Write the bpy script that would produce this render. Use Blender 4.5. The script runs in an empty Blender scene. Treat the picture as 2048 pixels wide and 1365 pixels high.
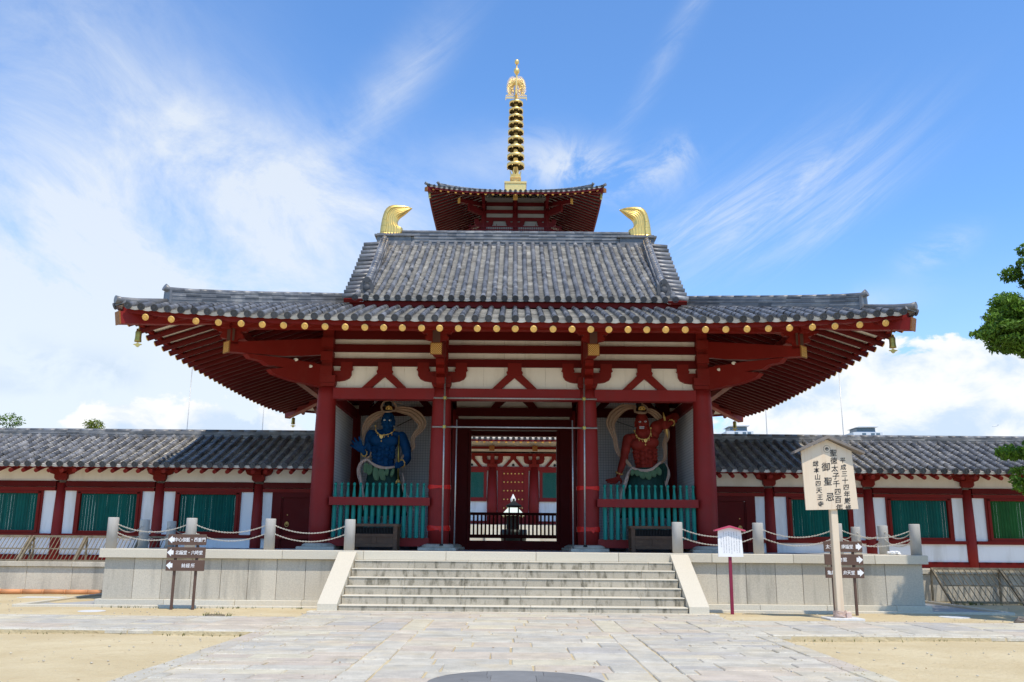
import bpy, math, random
import numpy as np
from mathutils import Vector, Matrix
random.seed(7); rng=np.random.default_rng(7)
rad=math.radians
SC=bpy.context.scene
# ------------------------------------------------------------------ camera
cam=bpy.data.cameras.new('camera'); camo=bpy.data.objects.new('camera',cam)
SC.collection.objects.link(camo); SC.camera=camo
cam.sensor_width=36.0; cam.lens=36.0*1800/2048; cam.clip_start=.1; cam.clip_end=9000
_p=math.atan(404/1800.); _y=rad(.12); _r=rad(.49)
fw=Vector((0,math.cos(_p),math.sin(_p))); up=Vector((0,-math.sin(_p),math.cos(_p))); rt=Vector((1,0,0))
_Z=Matrix.Rotation(_y,3,'Z'); fw,up,rt=_Z@fw,_Z@up,_Z@rt
r2=math.cos(_r)*rt+math.sin(_r)*up; u2=-math.sin(_r)*rt+math.cos(_r)*up
camo.matrix_world=Matrix(((r2.x,u2.x,-fw.x,-.03),(r2.y,u2.y,-fw.y,0),(r2.z,u2.z,-fw.z,1.5),(0,0,0,1)))
# ------------------------------------------------------------------ sun
SUND=Vector((-.24,.435,-1.0)).normalized()          # direction the light travels
sl=bpy.data.lights.new('sun','SUN'); sl.energy=4.1; sl.angle=rad(.53); sl.color=(1,.915,.79)
so=bpy.data.objects.new('sun',sl); SC.collection.objects.link(so)
so.rotation_euler=SUND.to_track_quat('-Z','Y').to_euler(); so.location=(8,-10,40)
# ------------------------------------------------------------------ sky
W=bpy.data.worlds.new('World'); SC.world=W; W.use_nodes=True
nt=W.node_tree; nt.nodes.clear()
class NB:
    def __init__(s,nt): s.nt=nt
    def n(s,t,**k):
        o=s.nt.nodes.new(t)
        for a,b in k.items(): setattr(o,a,b)
        return o
    def l(s,a,b): s.nt.links.new(a,b)
    def put(s,sock,v):
        if hasattr(v,'is_output') or isinstance(v,bpy.types.NodeSocket): s.l(v,sock)
        else: sock.default_value=v
    def m(s,op,a,b=0.0,c=None,clamp=False):
        o=s.n('ShaderNodeMath',operation=op); o.use_clamp=clamp
        s.put(o.inputs[0],a); s.put(o.inputs[1],b)
        if c is not None: s.put(o.inputs[2],c)
        return o.outputs[0]
    def noise(s,vec,scale,detail=6,rough=.55,dist=0.,lac=2.0):
        o=s.n('ShaderNodeTexNoise'); s.l(vec,o.inputs['Vector'])
        o.inputs['Scale'].default_value=scale; o.inputs['Detail'].default_value=detail
        o.inputs['Roughness'].default_value=rough; o.inputs['Distortion'].default_value=dist; o.inputs['Lacunarity'].default_value=lac
        return o.outputs['Fac']
    def xyz(s,x,y,z=0.0):
        o=s.n('ShaderNodeCombineXYZ'); s.put(o.inputs[0],x); s.put(o.inputs[1],y); s.put(o.inputs[2],z); return o.outputs[0]
    def ramp(s,v,lo,hi,a=0.,b=1.,mode='SMOOTHSTEP'):
        o=s.n('ShaderNodeMapRange',interpolation_type=mode); s.put(o.inputs[0],v)
        for i,q in enumerate((lo,hi,a,b)): s.put(o.inputs[i+1],q)
        return o.outputs[0]
    def mix(s,f,a,b,mode='MIX'):
        o=s.n('ShaderNodeMix',data_type='RGBA',blend_type=mode); s.put(o.inputs[0],f)
        for q,sk in ((a,o.inputs[6]),(b,o.inputs[7])): s.put(sk,q)
        return o.outputs[2]
B=NB(nt)
SUN_EL=math.asin(-SUND.z); SUN_AZ=math.atan2(-SUND.x,-SUND.y)
sky=B.n('ShaderNodeTexSky',sky_type='NISHITA'); sky.sun_disc=False; sky.sun_elevation=SUN_EL; sky.sun_rotation=SUN_AZ
sky.altitude=50; sky.air_density=1.0; sky.dust_density=.35; sky.ozone_density=2.2
tc=B.n('ShaderNodeTexCoord'); sp=B.n('ShaderNodeSeparateXYZ'); B.l(tc.outputs['Generated'],sp.inputs[0])
az=B.m('MULTIPLY',B.m('ARCTAN2',sp.outputs[0],sp.outputs[1]),180/math.pi)
el=B.m('MULTIPLY',B.m('ARCSINE',sp.outputs[2]),180/math.pi)
def blob(a,e,sa,se,rot=0,amp=1.):
    c,s=math.cos(rad(rot)),math.sin(rad(rot))
    da=B.m('SUBTRACT',az,a); de=B.m('SUBTRACT',el,e)
    u=B.m('DIVIDE',B.m('ADD',B.m('MULTIPLY',da,c),B.m('MULTIPLY',de,s)),sa)
    v=B.m('DIVIDE',B.m('SUBTRACT',B.m('MULTIPLY',de,c),B.m('MULTIPLY',da,s)),se)
    q=B.m('ADD',B.m('MULTIPLY',u,u),B.m('MULTIPLY',v,v))
    return B.m('MULTIPLY',B.m('EXPONENT',B.m('MULTIPLY',q,-1.0)),amp)
def rotc(rot,su,sv):
    c,s=math.cos(rad(rot)),math.sin(rad(rot))
    u=B.m('MULTIPLY',B.m('ADD',B.m('MULTIPLY',az,c),B.m('MULTIPLY',el,s)),su)
    v=B.m('MULTIPLY',B.m('SUBTRACT',B.m('MULTIPLY',el,c),B.m('MULTIPLY',az,s)),sv)
    return u,v
def add(l):
    o=l[0]
    for q in l[1:]: o=B.m('ADD',o,q)
    return o
u,v=rotc(-22,.10,.17); wn=B.noise(B.xyz(u,v,1.3),1.0,14,.67,.45)          # wispy veils on the left
u,v=rotc(33,.05,.40); sn=B.noise(B.xyz(u,v,4.1),1.0,14,.70,1.1)          # long streaks
u,v=rotc(0,.16,.24); pn=B.noise(B.xyz(u,v,8.7),1.0,14,.66,.6)           # broken patches
m1=add([blob(-30,10,18,7.0,-6,1.15),blob(-31,17,9,4,0,.45),blob(-29,27,9,7,0,.55),blob(-20,23.5,9,3.2,-18,.60),blob(-10,20,10,4.2,-14,.85),blob(-17,17,14,4.5,-10,.5),
        blob(-9,28,6,1.6,48,.45),blob(-24,20,10,5,0,.5),blob(-2,24,3.5,2,0,.35),blob(-12,11,12,4,0,.55)])
c1=B.m('MULTIPLY',m1,B.ramp(wn,.30,.74,.18,1.08,'LINEAR'))
m2=add([blob(17,21.0,7.5,2.4,22,.80),blob(21,19.4,5.5,.9,28,.45),blob(10.5,30,6.0,.7,52,.45),blob(13.5,20,5,2.4,15,.35),blob(-8,28,6,1.2,45,.4)])
c2=B.m('MULTIPLY',m2,B.ramp(sn,.34,.78,.05,1.0))
m3=add([blob(4.2,23.4,4.4,1.7,-12,.95),blob(9.0,22.9,2.6,1.2,10,.45),blob(26.3,16.9,1.8,.8,20,.7),blob(19,13.6,5,1.0,8,.5),blob(11,24.2,1.2,.9,0,.6)])
c3=B.m('MULTIPLY',m3,B.ramp(pn,.40,.66,0,1.0))
# cumulus banks low in the sky
u,v=rotc(0,.30,.42); cn=B.noise(B.xyz(u,v,2.2),1.0,11,.58,.25)
u,v=rotc(0,.11,.15); cb=B.noise(B.xyz(u,v,5.5),1.0,3,.5,.0)
edge=add([blob(26,5.6,10.5,6.0,0,2.2),blob(20,6,6.0,4.6,0,1.1),blob(31,4,6,6,0,1.5),blob(-21.5,5.6,6.5,3.3,0,1.8),blob(-14,5,5,2.6,0,1.1),blob(10,3,9,4,0,1.0)])
cd=B.ramp(B.m('ADD',edge,B.m('MULTIPLY',B.m('SUBTRACT',cn,.5),2.6)),.82,1.06)
shade=B.ramp(B.m('ADD',cb,B.m('MULTIPLY',B.m('SUBTRACT',cn,.5),.9)),.36,.62)
haze=B.m('MULTIPLY',B.ramp(el,20,3,0,1),.42)
skyc=B.n('ShaderNodeVectorMath',operation='MULTIPLY'); B.l(sky.outputs[0],skyc.inputs[0]); skyc.inputs[1].default_value=(.93,1.31,1.66)
skyf=B.n('ShaderNodeVectorMath',operation='SCALE'); B.l(B.mix(B.ramp(el,34,66),skyc.outputs[0],B.mix(1.0,skyc.outputs[0],(.92,.78,.66,1),'MULTIPLY')),skyf.inputs[0]); skyf.inputs['Scale'].default_value=1.0
col=B.mix(haze,skyf.outputs[0],(4.9,5.6,6.3,1))
c4=B.m('MULTIPLY',add([blob(-29,9,15,6.2,-3,.85),blob(-14,9,9,3.5,0,.35)]),B.ramp(wn,.2,.8,.75,1.0,'LINEAR'))
cir=B.m('MINIMUM',add([c1,c2,c3,c4]),.97)
cir=B.m('MULTIPLY',B.m('MAXIMUM',cir,0.0),.86)
col=B.mix(cir,col,(5.6,5.95,6.3,1))
cumc=B.mix(shade,(4.3,5.2,6.4,1),(6.7,6.75,6.8,1))
col=B.mix(B.m('MULTIPLY',cd,.95),col,cumc)
dk=B.m('MULTIPLY',add([blob(-28.6,9.9,3.4,1.0,0,1.0),blob(-24.4,9.5,1.6,1.0,0,.9),blob(-30,8.3,4,.5,0,.6)]),B.ramp(cn,.40,.60))
col=B.mix(B.m('MULTIPLY',dk,.75),col,(4.0,4.9,6.0,1))
bg=B.n('ShaderNodeBackground'); B.l(col,bg.inputs[0]); bg.inputs[1].default_value=.15
ow=B.n('ShaderNodeOutputWorld'); B.l(bg.outputs[0],ow.inputs[0])
SC.view_settings.view_transform='Standard'; SC.view_settings.look='None'; SC.view_settings.exposure=.05; SC.view_settings.gamma=1
SC.cycles.max_bounces=7; SC.cycles.diffuse_bounces=4; SC.cycles.transparent_max_bounces=12

# ================================================================== helpers
col0=SC.collection; WL={}
def thing(name,label,cat,loc=(0,0,0),group=None):
    o=bpy.data.objects.new(name,None); col0.objects.link(o); o.empty_display_size=.2
    o.location=loc; o['label']=label; o['category']=cat
    if group: o['group']=group
    WL[o]=Vector(loc); return o
def tag(o,label,cat,group=None):
    o['label']=label; o['category']=cat
    if group: o['group']=group
    return o
def copy_tree(o,parent=None):
    c=o.copy(); col0.objects.link(c); c.parent=parent; WL[c]=WL.get(o,Vector((0,0,0)))
    for ch in list(o.children): copy_tree(ch,c)
    return c
class M:
    def __init__(s): s.v=[]; s.f=[]; s.t=[]; s.sm=[]
    def addf(s,verts,faces,tint=.5,smooth=False):
        b=len(s.v); s.v.extend([tuple(map(float,p)) for p in verts])
        for f in faces: s.f.append(tuple(i+b for i in f))
        s.t.extend([tint]*len(faces)); s.sm.extend([smooth]*len(faces)); return s
    def box(s,x0,x1,y0,y1,z0,z1,tint=.5):
        if x0>x1:x0,x1=x1,x0
        if y0>y1:y0,y1=y1,y0
        if z0>z1:z0,z1=z1,z0
        V=[(x0,y0,z0),(x1,y0,z0),(x1,y1,z0),(x0,y1,z0),(x0,y0,z1),(x1,y0,z1),(x1,y1,z1),(x0,y1,z1)]
        return s.addf(V,[(0,3,2,1),(4,5,6,7),(0,1,5,4),(1,2,6,5),(2,3,7,6),(3,0,4,7)],tint)
    def bbox(s,x0,x1,y0,y1,z0,z1,b=.01,tint=.5):      # box with chamfered vertical/top edges
        if x0>x1:x0,x1=x1,x0
        P=[(x0+b,y0),(x1-b,y0),(x1,y0+b),(x1,y1-b),(x1-b,y1),(x0+b,y1),(x0,y1-b),(x0,y0+b)]
        cx,cy=(x0+x1)/2,(y0+y1)/2
        V=[(x,y,z0) for x,y in P]+[(x,y,z1-b) for x,y in P]
        V+=[(x+(b if x<cx else -b),y+(b if y<cy else -b),z1) for x,y in P]
        F=[(i,(i+1)%8,8+(i+1)%8,8+i) for i in range(8)]+[(8+i,8+(i+1)%8,16+(i+1)%8,16+i) for i in range(8)]
        F+=[tuple(16+i for i in range(8)),tuple(reversed(range(8)))]
        return s.addf(V,F,tint)
    def beam(s,p0,p1,w,h,upv=(0,0,1),tint=.5,w1=None,h1=None):
        p0=Vector(p0);p1=Vector(p1);T=(p1-p0).normalized();L=T.cross(Vector(upv)).normalized();U=L.cross(T)
        w1=w if w1 is None else w1; h1=h if h1 is None else h1
        V=[]
        for p,ww,hh in ((p0,w,h),(p1,w1,h1)):
            for a,b in ((-1,-1),(1,-1),(1,1),(-1,1)): V.append(p+L*a*ww/2+U*b*hh/2)
        return s.addf(V,[(0,1,2,3),(7,6,5,4),(0,4,5,1),(1,5,6,2),(2,6,7,3),(3,7,4,0)],tint)
    def tube(s,pts,r,n=8,cap=True,tint=.5,smooth=True,closed=False):
        pts=[Vector(p) for p in pts]; k=len(pts)
        rs=list(r) if hasattr(r,'__len__') else [r]*k
        V=[];prev=None
        for i,p in enumerate(pts):
            a=pts[i-1] if (i>0 or closed) else p; b=pts[(i+1)%k] if (i<k-1 or closed) else p
            T=(b-a)
            T=T.normalized() if T.length>1e-9 else Vector((0,0,1))
            if prev is None:
                ref=Vector((0,0,1)) if abs(T.z)<.9 else Vector((1,0,0)); L=T.cross(ref).normalized()
            else: L=(prev-T*prev.dot(T)).normalized()
            prev=L;U=T.cross(L)
            for j in range(n):
                an=2*math.pi*j/n; V.append(p+(L*math.cos(an)+U*math.sin(an))*rs[i])
        F=[]
        for i in range(k if closed else k-1):
            for j in range(n): F.append((i*n+j,i*n+(j+1)%n,((i+1)%k)*n+(j+1)%n,((i+1)%k)*n+j))
        s.addf(V,F,tint,smooth)
        if cap and not closed:
            b=len(s.v)-len(V); s.f.append(tuple(b+j for j in reversed(range(n)))); s.f.append(tuple(b+(k-1)*n+j for j in range(n)))
            s.t+= [tint]*2; s.sm+=[False]*2
        return s
    def cyl(s,c,r,h,n=16,r1=None,tint=.5,smooth=True):
        return s.tube([c,(c[0],c[1],c[2]+h)],[r,r if r1 is None else r1],n,True,tint,smooth)
    def lathe(s,prof,c,n=20,tint=.5,smooth=True,sx=1.,rot=0.,hold=None):
        V=[];F=[]
        for r,z in prof:
            for j in range(n):
                a=2*math.pi*j/n+rot; V.append((c[0]+r*math.cos(a)*sx,c[1]+r*math.sin(a),c[2]+z))
        for i in range(len(prof)-1):
            for j in range(n): F.append((i*n+j,i*n+(j+1)%n,(i+1)*n+(j+1)%n,(i+1)*n+j))
        F.append(tuple(reversed(range(n)))); F.append(tuple((len(prof)-1)*n+j for j in range(n)))
        return s.addf(V,F,tint,smooth)
    def prism(s,poly,fn,d,tint=.5):     # poly 2D list ; fn(a,b,side)->3D point ; side 0/1
        n=len(poly); V=[fn(a,b,0) for a,b in poly]+[fn(a,b,1) for a,b in poly]
        F=[tuple(range(n)),tuple(reversed(range(n,2*n)))]+[(i,i+n,(i+1)%n+n,(i+1)%n) for i in range(n)]
        return s.addf(V,F,tint)
    def ell(s,c,r,n=14,m=9,tint=.5,rot=None):
        V=[];F=[]
        for i in range(m+1):
            th=math.pi*i/m
            for j in range(n):
                ph=2*math.pi*j/n; q=Vector((r[0]*math.sin(th)*math.cos(ph),r[1]*math.sin(th)*math.sin(ph),r[2]*math.cos(th)))
                if rot is not None: q=rot@q
                V.append((c[0]+q.x,c[1]+q.y,c[2]+q.z))
        for i in range(m):
            for j in range(n): F.append((i*n+j,(i+1)*n+j,(i+1)*n+(j+1)%n,i*n+(j+1)%n))
        return s.addf(V,F,tint,True)
    def sweep(s,path,sec,tints=None,smooth=False,cap=True,lat=None):   # sec list of (lateral,up)
        path=[Vector(p) for p in path];k=len(path);n=len(sec);V=[]
        for i,p in enumerate(path):
            T=(path[min(i+1,k-1)]-path[max(i-1,0)]).normalized()
            L=T.cross(Vector((0,0,1))).normalized() if lat is None else Vector(lat)
            U=L.cross(T).normalized()
            for a,b in sec: V.append(p+L*a+U*b)
        b0=len(s.v); s.v.extend([tuple(v) for v in V])
        for i in range(k-1):
            t=.5 if tints is None else tints[i%len(tints)]
            for j in range(n):
                s.f.append((b0+i*n+j,b0+i*n+(j+1)%n,b0+(i+1)*n+(j+1)%n,b0+(i+1)*n+j)); s.t.append(t); s.sm.append(smooth)
        if cap:
            s.f.append(tuple(b0+j for j in reversed(range(n)))); s.f.append(tuple(b0+(k-1)*n+j for j in range(n))); s.t+=[.5]*2; s.sm+=[False]*2
        return s
    def join(s,o):
        b=len(s.v); s.v.extend(o.v); s.f.extend(tuple(i+b for i in f) for f in o.f); s.t.extend(o.t); s.sm.extend(o.sm); return s
    def mesh(s,name,mat,off=(0,0,0)):
        me=bpy.data.meshes.new(name); a=np.array(s.v,dtype=float).reshape(-1,3)-np.array(off,dtype=float)
        me.from_pydata(a.tolist(),[],s.f); me.polygons.foreach_set('use_smooth',s.sm)
        at=me.attributes.new('tint','FLOAT','FACE'); at.data.foreach_set('value',[float(x) for x in s.t])
        me.materials.append(mat); me.update(); return me
    def build(s,name,mat,parent=None,kind=None,label=None):
        off=WL.get(parent,Vector((0,0,0))) if parent else Vector((0,0,0))
        o=bpy.data.objects.new(name,s.mesh(name,mat,off)); col0.objects.link(o)
        if parent: o.parent=parent
        WL[o]=off
        if kind: o['kind']=kind
        if label: o['label']=label
        return o
    def solo(s,name,mat,label,cat,origin,group=None):
        o=bpy.data.objects.new(name,s.mesh(name,mat,origin)); col0.objects.link(o); o.location=origin; WL[o]=Vector(origin)
        return tag(o,label,cat,group)

# ------------------------------------------------------------------ materials
MT={}
def mat(name,c,rough=.6,metal=0.,var=.12,nscale=3.,tintamp=0.,bump=0.,bscale=40.,c2=None,c2amt=.0,streak=None,spec=.3,trans=0.,det=5,c2th=(.5,.7)):
    m=bpy.data.materials.new(name); m.use_nodes=True; n=m.node_tree; n.nodes.clear(); b=NB(n)
    out=b.n('ShaderNodeOutputMaterial'); p=b.n('ShaderNodeBsdfPrincipled'); b.l(p.outputs[0],out.inputs[0])
    t=b.n('ShaderNodeTexCoord'); ob=t.outputs['Object']
    f=b.noise(ob,nscale,det,.6)
    k=b.ramp(f,.25,.75,1-var,1+var,'LINEAR')
    if tintamp:
        at=b.n('ShaderNodeAttribute',attribute_name='tint'); k=b.m('MULTIPLY',k,b.ramp(at.outputs['Fac'],0,1,1-tintamp,1+tintamp,'LINEAR'))
    base=(*c,1)
    if c2 is not None:
        f2=b.noise(ob,nscale*1.7,6,.65); base=b.mix(b.m('MULTIPLY',b.ramp(f2,c2th[0],c2th[1]),c2amt),(*c,1),(*c2,1))
    if streak is not None:     # (color, amount, xscale, zscale)
        mp=b.n('ShaderNodeMapping'); b.l(ob,mp.inputs[0]); mp.inputs['Scale'].default_value=(streak[2],streak[2],streak[3])
        fs=b.noise(mp.outputs[0],1.,7,.65); base=b.mix(b.m('MULTIPLY',b.ramp(fs,.47,.68),streak[1]),base,(*streak[0],1))
    vm=b.n('ShaderNodeVectorMath',operation='SCALE'); b.put(vm.inputs[0],base if not isinstance(base,tuple) else base[:3]); b.l(k,vm.inputs['Scale'])
    b.l(vm.outputs[0],p.inputs['Base Color'])
    b.put(p.inputs['Roughness'],b.ramp(b.noise(ob,nscale*2.3,4,.6),.3,.7,max(0,rough-.08),min(1,rough+.08),'LINEAR'))
    p.inputs['Metallic'].default_value=metal; p.inputs['Specular IOR Level'].default_value=spec
    if bump:
        bn=b.n('ShaderNodeBump'); bn.inputs['Strength'].default_value=bump; bn.inputs['Distance'].default_value=.02
        b.l(b.noise(ob,bscale,6,.65),bn.inputs['Height']); b.l(bn.outputs[0],p.inputs['Normal'])
    if trans:
        tr=b.n('ShaderNodeBsdfTranslucent'); b.l(vm.outputs[0],tr.inputs[0]); mx=b.n('ShaderNodeMixShader'); mx.inputs[0].default_value=trans
        b.l(p.outputs[0],mx.inputs[1]); b.l(tr.outputs[0],mx.inputs[2]); b.l(mx.outputs[0],out.inputs[0])
    MT[name]=m; return m
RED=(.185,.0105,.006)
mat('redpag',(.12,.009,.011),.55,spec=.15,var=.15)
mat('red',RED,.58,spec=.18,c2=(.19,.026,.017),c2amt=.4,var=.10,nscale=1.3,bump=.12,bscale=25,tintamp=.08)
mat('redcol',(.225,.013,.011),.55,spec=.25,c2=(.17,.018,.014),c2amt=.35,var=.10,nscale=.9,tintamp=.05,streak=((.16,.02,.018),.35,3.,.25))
mat('redshade',(.10,.006,.005),.6,spec=.12,var=.12,nscale=1.3)  # same paint as the front rafters, eave shade put into the colour
mat('reddark',(.105,.006,.0045),.55,spec=.12,var=.12,nscale=1.2,tintamp=.05)  # dark red paint, deepened so its tone carries shade under the eaves
mat('redbrown',(.10,.045,.032),.6,var=.2,nscale=3)
mat('deadleaf',(.20,.10,.03),.8,var=.4,nscale=3)
mat('gold',(.88,.56,.17),.42,metal=.35,var=.10,nscale=9,bump=.3,bscale=60)
mat('goldsm',(.86,.57,.17),.36,metal=.70,var=.06,nscale=5)
mat('goldplate',(.30,.12,.03),.5,metal=.3,var=.2,nscale=30,bump=.5,bscale=55)
mat('brass',(.40,.31,.08),.45,metal=.8,var=.25,nscale=12)
mat('goldpale',(.88,.62,.23),.38,metal=.62,var=.06,nscale=5)
mat('plaster',(.86,.85,.83),.85,var=.05,nscale=.8,streak=((.58,.54,.47),.5,1.9,.3))
mat('cream',(.87,.80,.69),.85,var=.06,nscale=.9,streak=((.55,.48,.36),.3,1.5,.4))
mat('teal',(.008,.21,.165),.5,var=.12,nscale=2.5,tintamp=.12)
mat('green',(.003,.115,.092),.55,var=.14,nscale=2.5,tintamp=.15)
mat('greencast',(.02,.13,.03),.55,var=.14,nscale=2.5,tintamp=.15)  # bars near the tree, its green light put into the colour
mat('tile',(.132,.132,.136),.42,spec=.55,var=.30,nscale=1.6,tintamp=.55,bump=.25,bscale=30,c2=(.30,.285,.26),c2amt=.5,c2th=(.46,.66))
mat('pan',(.50,.48,.44),.6,var=.2,nscale=2.0,tintamp=.35,bump=.2,bscale=30)
mat('tiledark',(.075,.078,.085),.55,var=.25,nscale=4,tintamp=.3,bump=.3,bscale=40)
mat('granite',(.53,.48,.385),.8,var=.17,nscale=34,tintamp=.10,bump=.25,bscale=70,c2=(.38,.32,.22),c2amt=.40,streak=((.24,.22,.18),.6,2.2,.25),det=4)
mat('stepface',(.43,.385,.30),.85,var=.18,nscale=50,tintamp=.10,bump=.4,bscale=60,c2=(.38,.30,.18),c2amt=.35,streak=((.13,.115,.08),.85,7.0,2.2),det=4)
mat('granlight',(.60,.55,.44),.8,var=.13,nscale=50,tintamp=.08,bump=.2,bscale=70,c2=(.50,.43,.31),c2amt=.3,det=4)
mat('floor',(.42,.42,.41),.6,var=.1,nscale=2,tintamp=.1,bump=.1)
mat('postgray',(.46,.44,.40),.8,var=.10,nscale=90,bump=.15,bscale=90,streak=((.36,.35,.33),.4,9,1.5),det=3)
mat('steel',(.42,.42,.40),.4,metal=.7,var=.25,nscale=20,tintamp=.2)
mat('rust',(.20,.165,.11),.75,var=.3,nscale=9,c2=(.09,.06,.035),c2amt=.5)
mat('chainm',(.60,.57,.50),.5,metal=.4,var=.2,nscale=60)
mat('wood',(.73,.60,.44),.65,var=.06,nscale=1.3,streak=((.60,.40,.25),.45,14,.35),bump=.1)
mat('woodgrey',(.21,.18,.155),.8,var=.2,nscale=4,streak=((.33,.30,.27),.5,3,9),bump=.3)
mat('woodbrown',(.085,.045,.025),.6,var=.25,nscale=3,streak=((.15,.08,.04),.5,4,14))
mat('signbrown',(.115,.068,.05),.55,var=.15,nscale=6)
mat('ink',(.012,.012,.014),.5,var=.0)
mat('inkgrey',(.25,.25,.27),.8,var=.0)
mat('whitepaint',(.82,.82,.82),.5,var=.02)
mat('maroon',(.22,.018,.05),.4,var=.08)
mat('pinkred',(.50,.07,.13),.45,var=.08)
mat('tape',(.62,.018,.012),.32,var=.15,nscale=18,bump=.8,bscale=12)
mat('orangepipe',(.60,.27,.12),.55,var=.12,nscale=2,tintamp=.15)
mat('blueskin',(.004,.052,.15),.62,spec=.15,var=.28,nscale=5,bump=.2,bscale=14)
mat('redskin',(.27,.028,.018),.62,spec=.15,var=.25,nscale=5,bump=.2,bscale=14)
mat('scarf',(.42,.27,.18),.7,var=.12,nscale=3,c2=(.36,.20,.13),c2amt=.4)
mat('rope',(.62,.46,.38),.8,var=.12,nscale=20)
mat('skirtlight',(.13,.23,.12),.7,var=.15,nscale=5)
mat('skirtdark',(.012,.055,.042),.65,var=.3,nscale=4)
mat('black',(.008,.008,.009),.5,var=0)
mat('bronze',(.022,.026,.024),.45,metal=.6,var=.3,nscale=6)
mat('palegreen',(.62,.70,.58),.6,var=.1,nscale=3)
mat('whitestone',(.7,.7,.68),.7,var=.15,nscale=6)
mat('bark',(.10,.075,.05),.9,var=.3,nscale=6,bump=.8,bscale=14)
mat('leaf',(.115,.215,.022),.55,var=.25,nscale=.9,tintamp=.62,trans=.35)
mat('leafy',(.15,.19,.020),.55,var=.25,nscale=.9,tintamp=.5,trans=.30)
mat('grass',(.12,.13,.03),.8,var=.3,nscale=4,tintamp=.4,trans=.2)
mat('tower',(.55,.60,.66),.5,var=.05)
mat('towerglass',(.10,.15,.20),.2,var=.1)
mat('drain',(.62,.62,.60),.8,var=.12,nscale=14,bump=.2)
mat('cloth',(.8,.8,.8),.9,var=.08,nscale=14,bump=.6,bscale=16)
mat('soffshade',(.20,.185,.175),.8,var=.1)  # cream pagoda soffit, darkened to hold the shade under its eaves
mat('wallshade',(.30,.29,.285),.85,var=.08)  # white upper pagoda panels, eave shade mixed into the grey
def netmat():
    m=mat('netpanel',(.40,.40,.42),.8,var=.03); n=m.node_tree; b=NB(n)
    p=[x for x in n.nodes if x.type=='BSDF_PRINCIPLED'][0]
    t=b.n('ShaderNodeTexCoord'); s=b.n('ShaderNodeSeparateXYZ'); b.l(t.outputs['Object'],s.inputs[0])
    def line(o,per,w): return b.m('LESS_THAN',b.m('FRACT',b.m('MULTIPLY',o,1/per)),w)
    h=b.m('ADD',s.outputs[0],s.outputs[1])
    g=b.m('MAXIMUM',line(h,.085,.16),line(s.outputs[2],.085,.16))
    b.l(b.mix(g,(.90,.89,.88,1),(.58,.58,.58,1)),p.inputs['Base Color'])
netmat()
def sandmat():
    m=bpy.data.materials.new('sand'); m.use_nodes=True; n=m.node_tree; b=NB(n); p=n.nodes['Principled BSDF']
    t=b.n('ShaderNodeTexCoord'); ob=t.outputs['Object']
    f=b.noise(ob,.45,7,.62,.4); f2=b.noise(ob,30,5,.7); f3=b.noise(ob,2.6,6,.65)
    c=b.mix(b.ramp(f,.35,.68),(.540,.435,.255,1),(.630,.530,.335,1))
    c=b.mix(b.m('MULTIPLY',b.ramp(f3,.52,.72),.38),c,(.50,.375,.205,1))
    c=b.mix(b.m('MULTIPLY',b.ramp(f2,.54,.68),.42),c,(.36,.28,.17,1))
    b.l(c,p.inputs['Base Color']); p.inputs['Roughness'].default_value=.95; p.inputs['Specular IOR Level'].default_value=.2
    bn=b.n('ShaderNodeBump'); bn.inputs['Strength'].default_value=.55; bn.inputs['Distance'].default_value=.03
    f4=b.noise(ob,7,3,.5,1.2)
    b.l(b.m('ADD',b.m('ADD',f2,b.m('MULTIPLY',f4,1.8)),b.m('MULTIPLY',f3,2.2)),bn.inputs['Height']); b.l(bn.outputs[0],p.inputs['Normal']); MT['sand']=m
sandmat()
def pavemat(name,dark=1.0):
    m=bpy.data.materials.new(name); m.use_nodes=True; n=m.node_tree; b=NB(n); p=n.nodes['Principled BSDF']
    t=b.n('ShaderNodeTexCoord'); ob=t.outputs['Object']; at=b.n('ShaderNodeAttribute',attribute_name='tint')
    r=b.n('ShaderNodeValToRGB'); b.l(at.outputs['Fac'],r.inputs[0]); e=r.color_ramp; e.interpolation='CONSTANT'
    cols=[(.49,.45,.375),(.51,.475,.39),(.54,.49,.385),(.44,.415,.37),(.53,.46,.365),(.55,.51,.42),(.49,.46,.385),(.51,.44,.355),(.46,.435,.375),(.57,.52,.39)]
    e.elements[0].color=(*cols[0],1)
    e.elements[1].position=.1; e.elements[1].color=(*cols[1],1)
    for i in range(2,10): q=e.elements.new(i/10); q.color=(*cols[i],1)
    f=b.noise(ob,3.,6,.65); f2=b.noise(ob,70,4,.7)
    k=b.m('MULTIPLY',b.ramp(f,.25,.75,.76*dark,1.18*dark,'LINEAR'),b.ramp(f2,.3,.7,.78,1.2,'LINEAR'))
    c=b.mix(b.m('MULTIPLY',b.ramp(b.noise(ob,1.4,6,.7),.46,.70),.5),r.outputs[0],(.56,.47,.31,1))
    vm=b.n('ShaderNodeVectorMath',operation='SCALE'); b.l(c,vm.inputs[0]); b.l(k,vm.inputs['Scale'])
    b.l(vm.outputs[0],p.inputs['Base Color']); p.inputs['Roughness'].default_value=.85
    bn=b.n('ShaderNodeBump'); bn.inputs['Strength'].default_value=.3; bn.inputs['Distance'].default_value=.015
    b.l(b.m('ADD',f2,b.m('MULTIPLY',f,1.5)),bn.inputs['Height']); b.l(bn.outputs[0],p.inputs['Normal']); MT[name]=m
pavemat('pave')
rn=random.random
def R(a,b): return a+(b-a)*rn()
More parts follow.
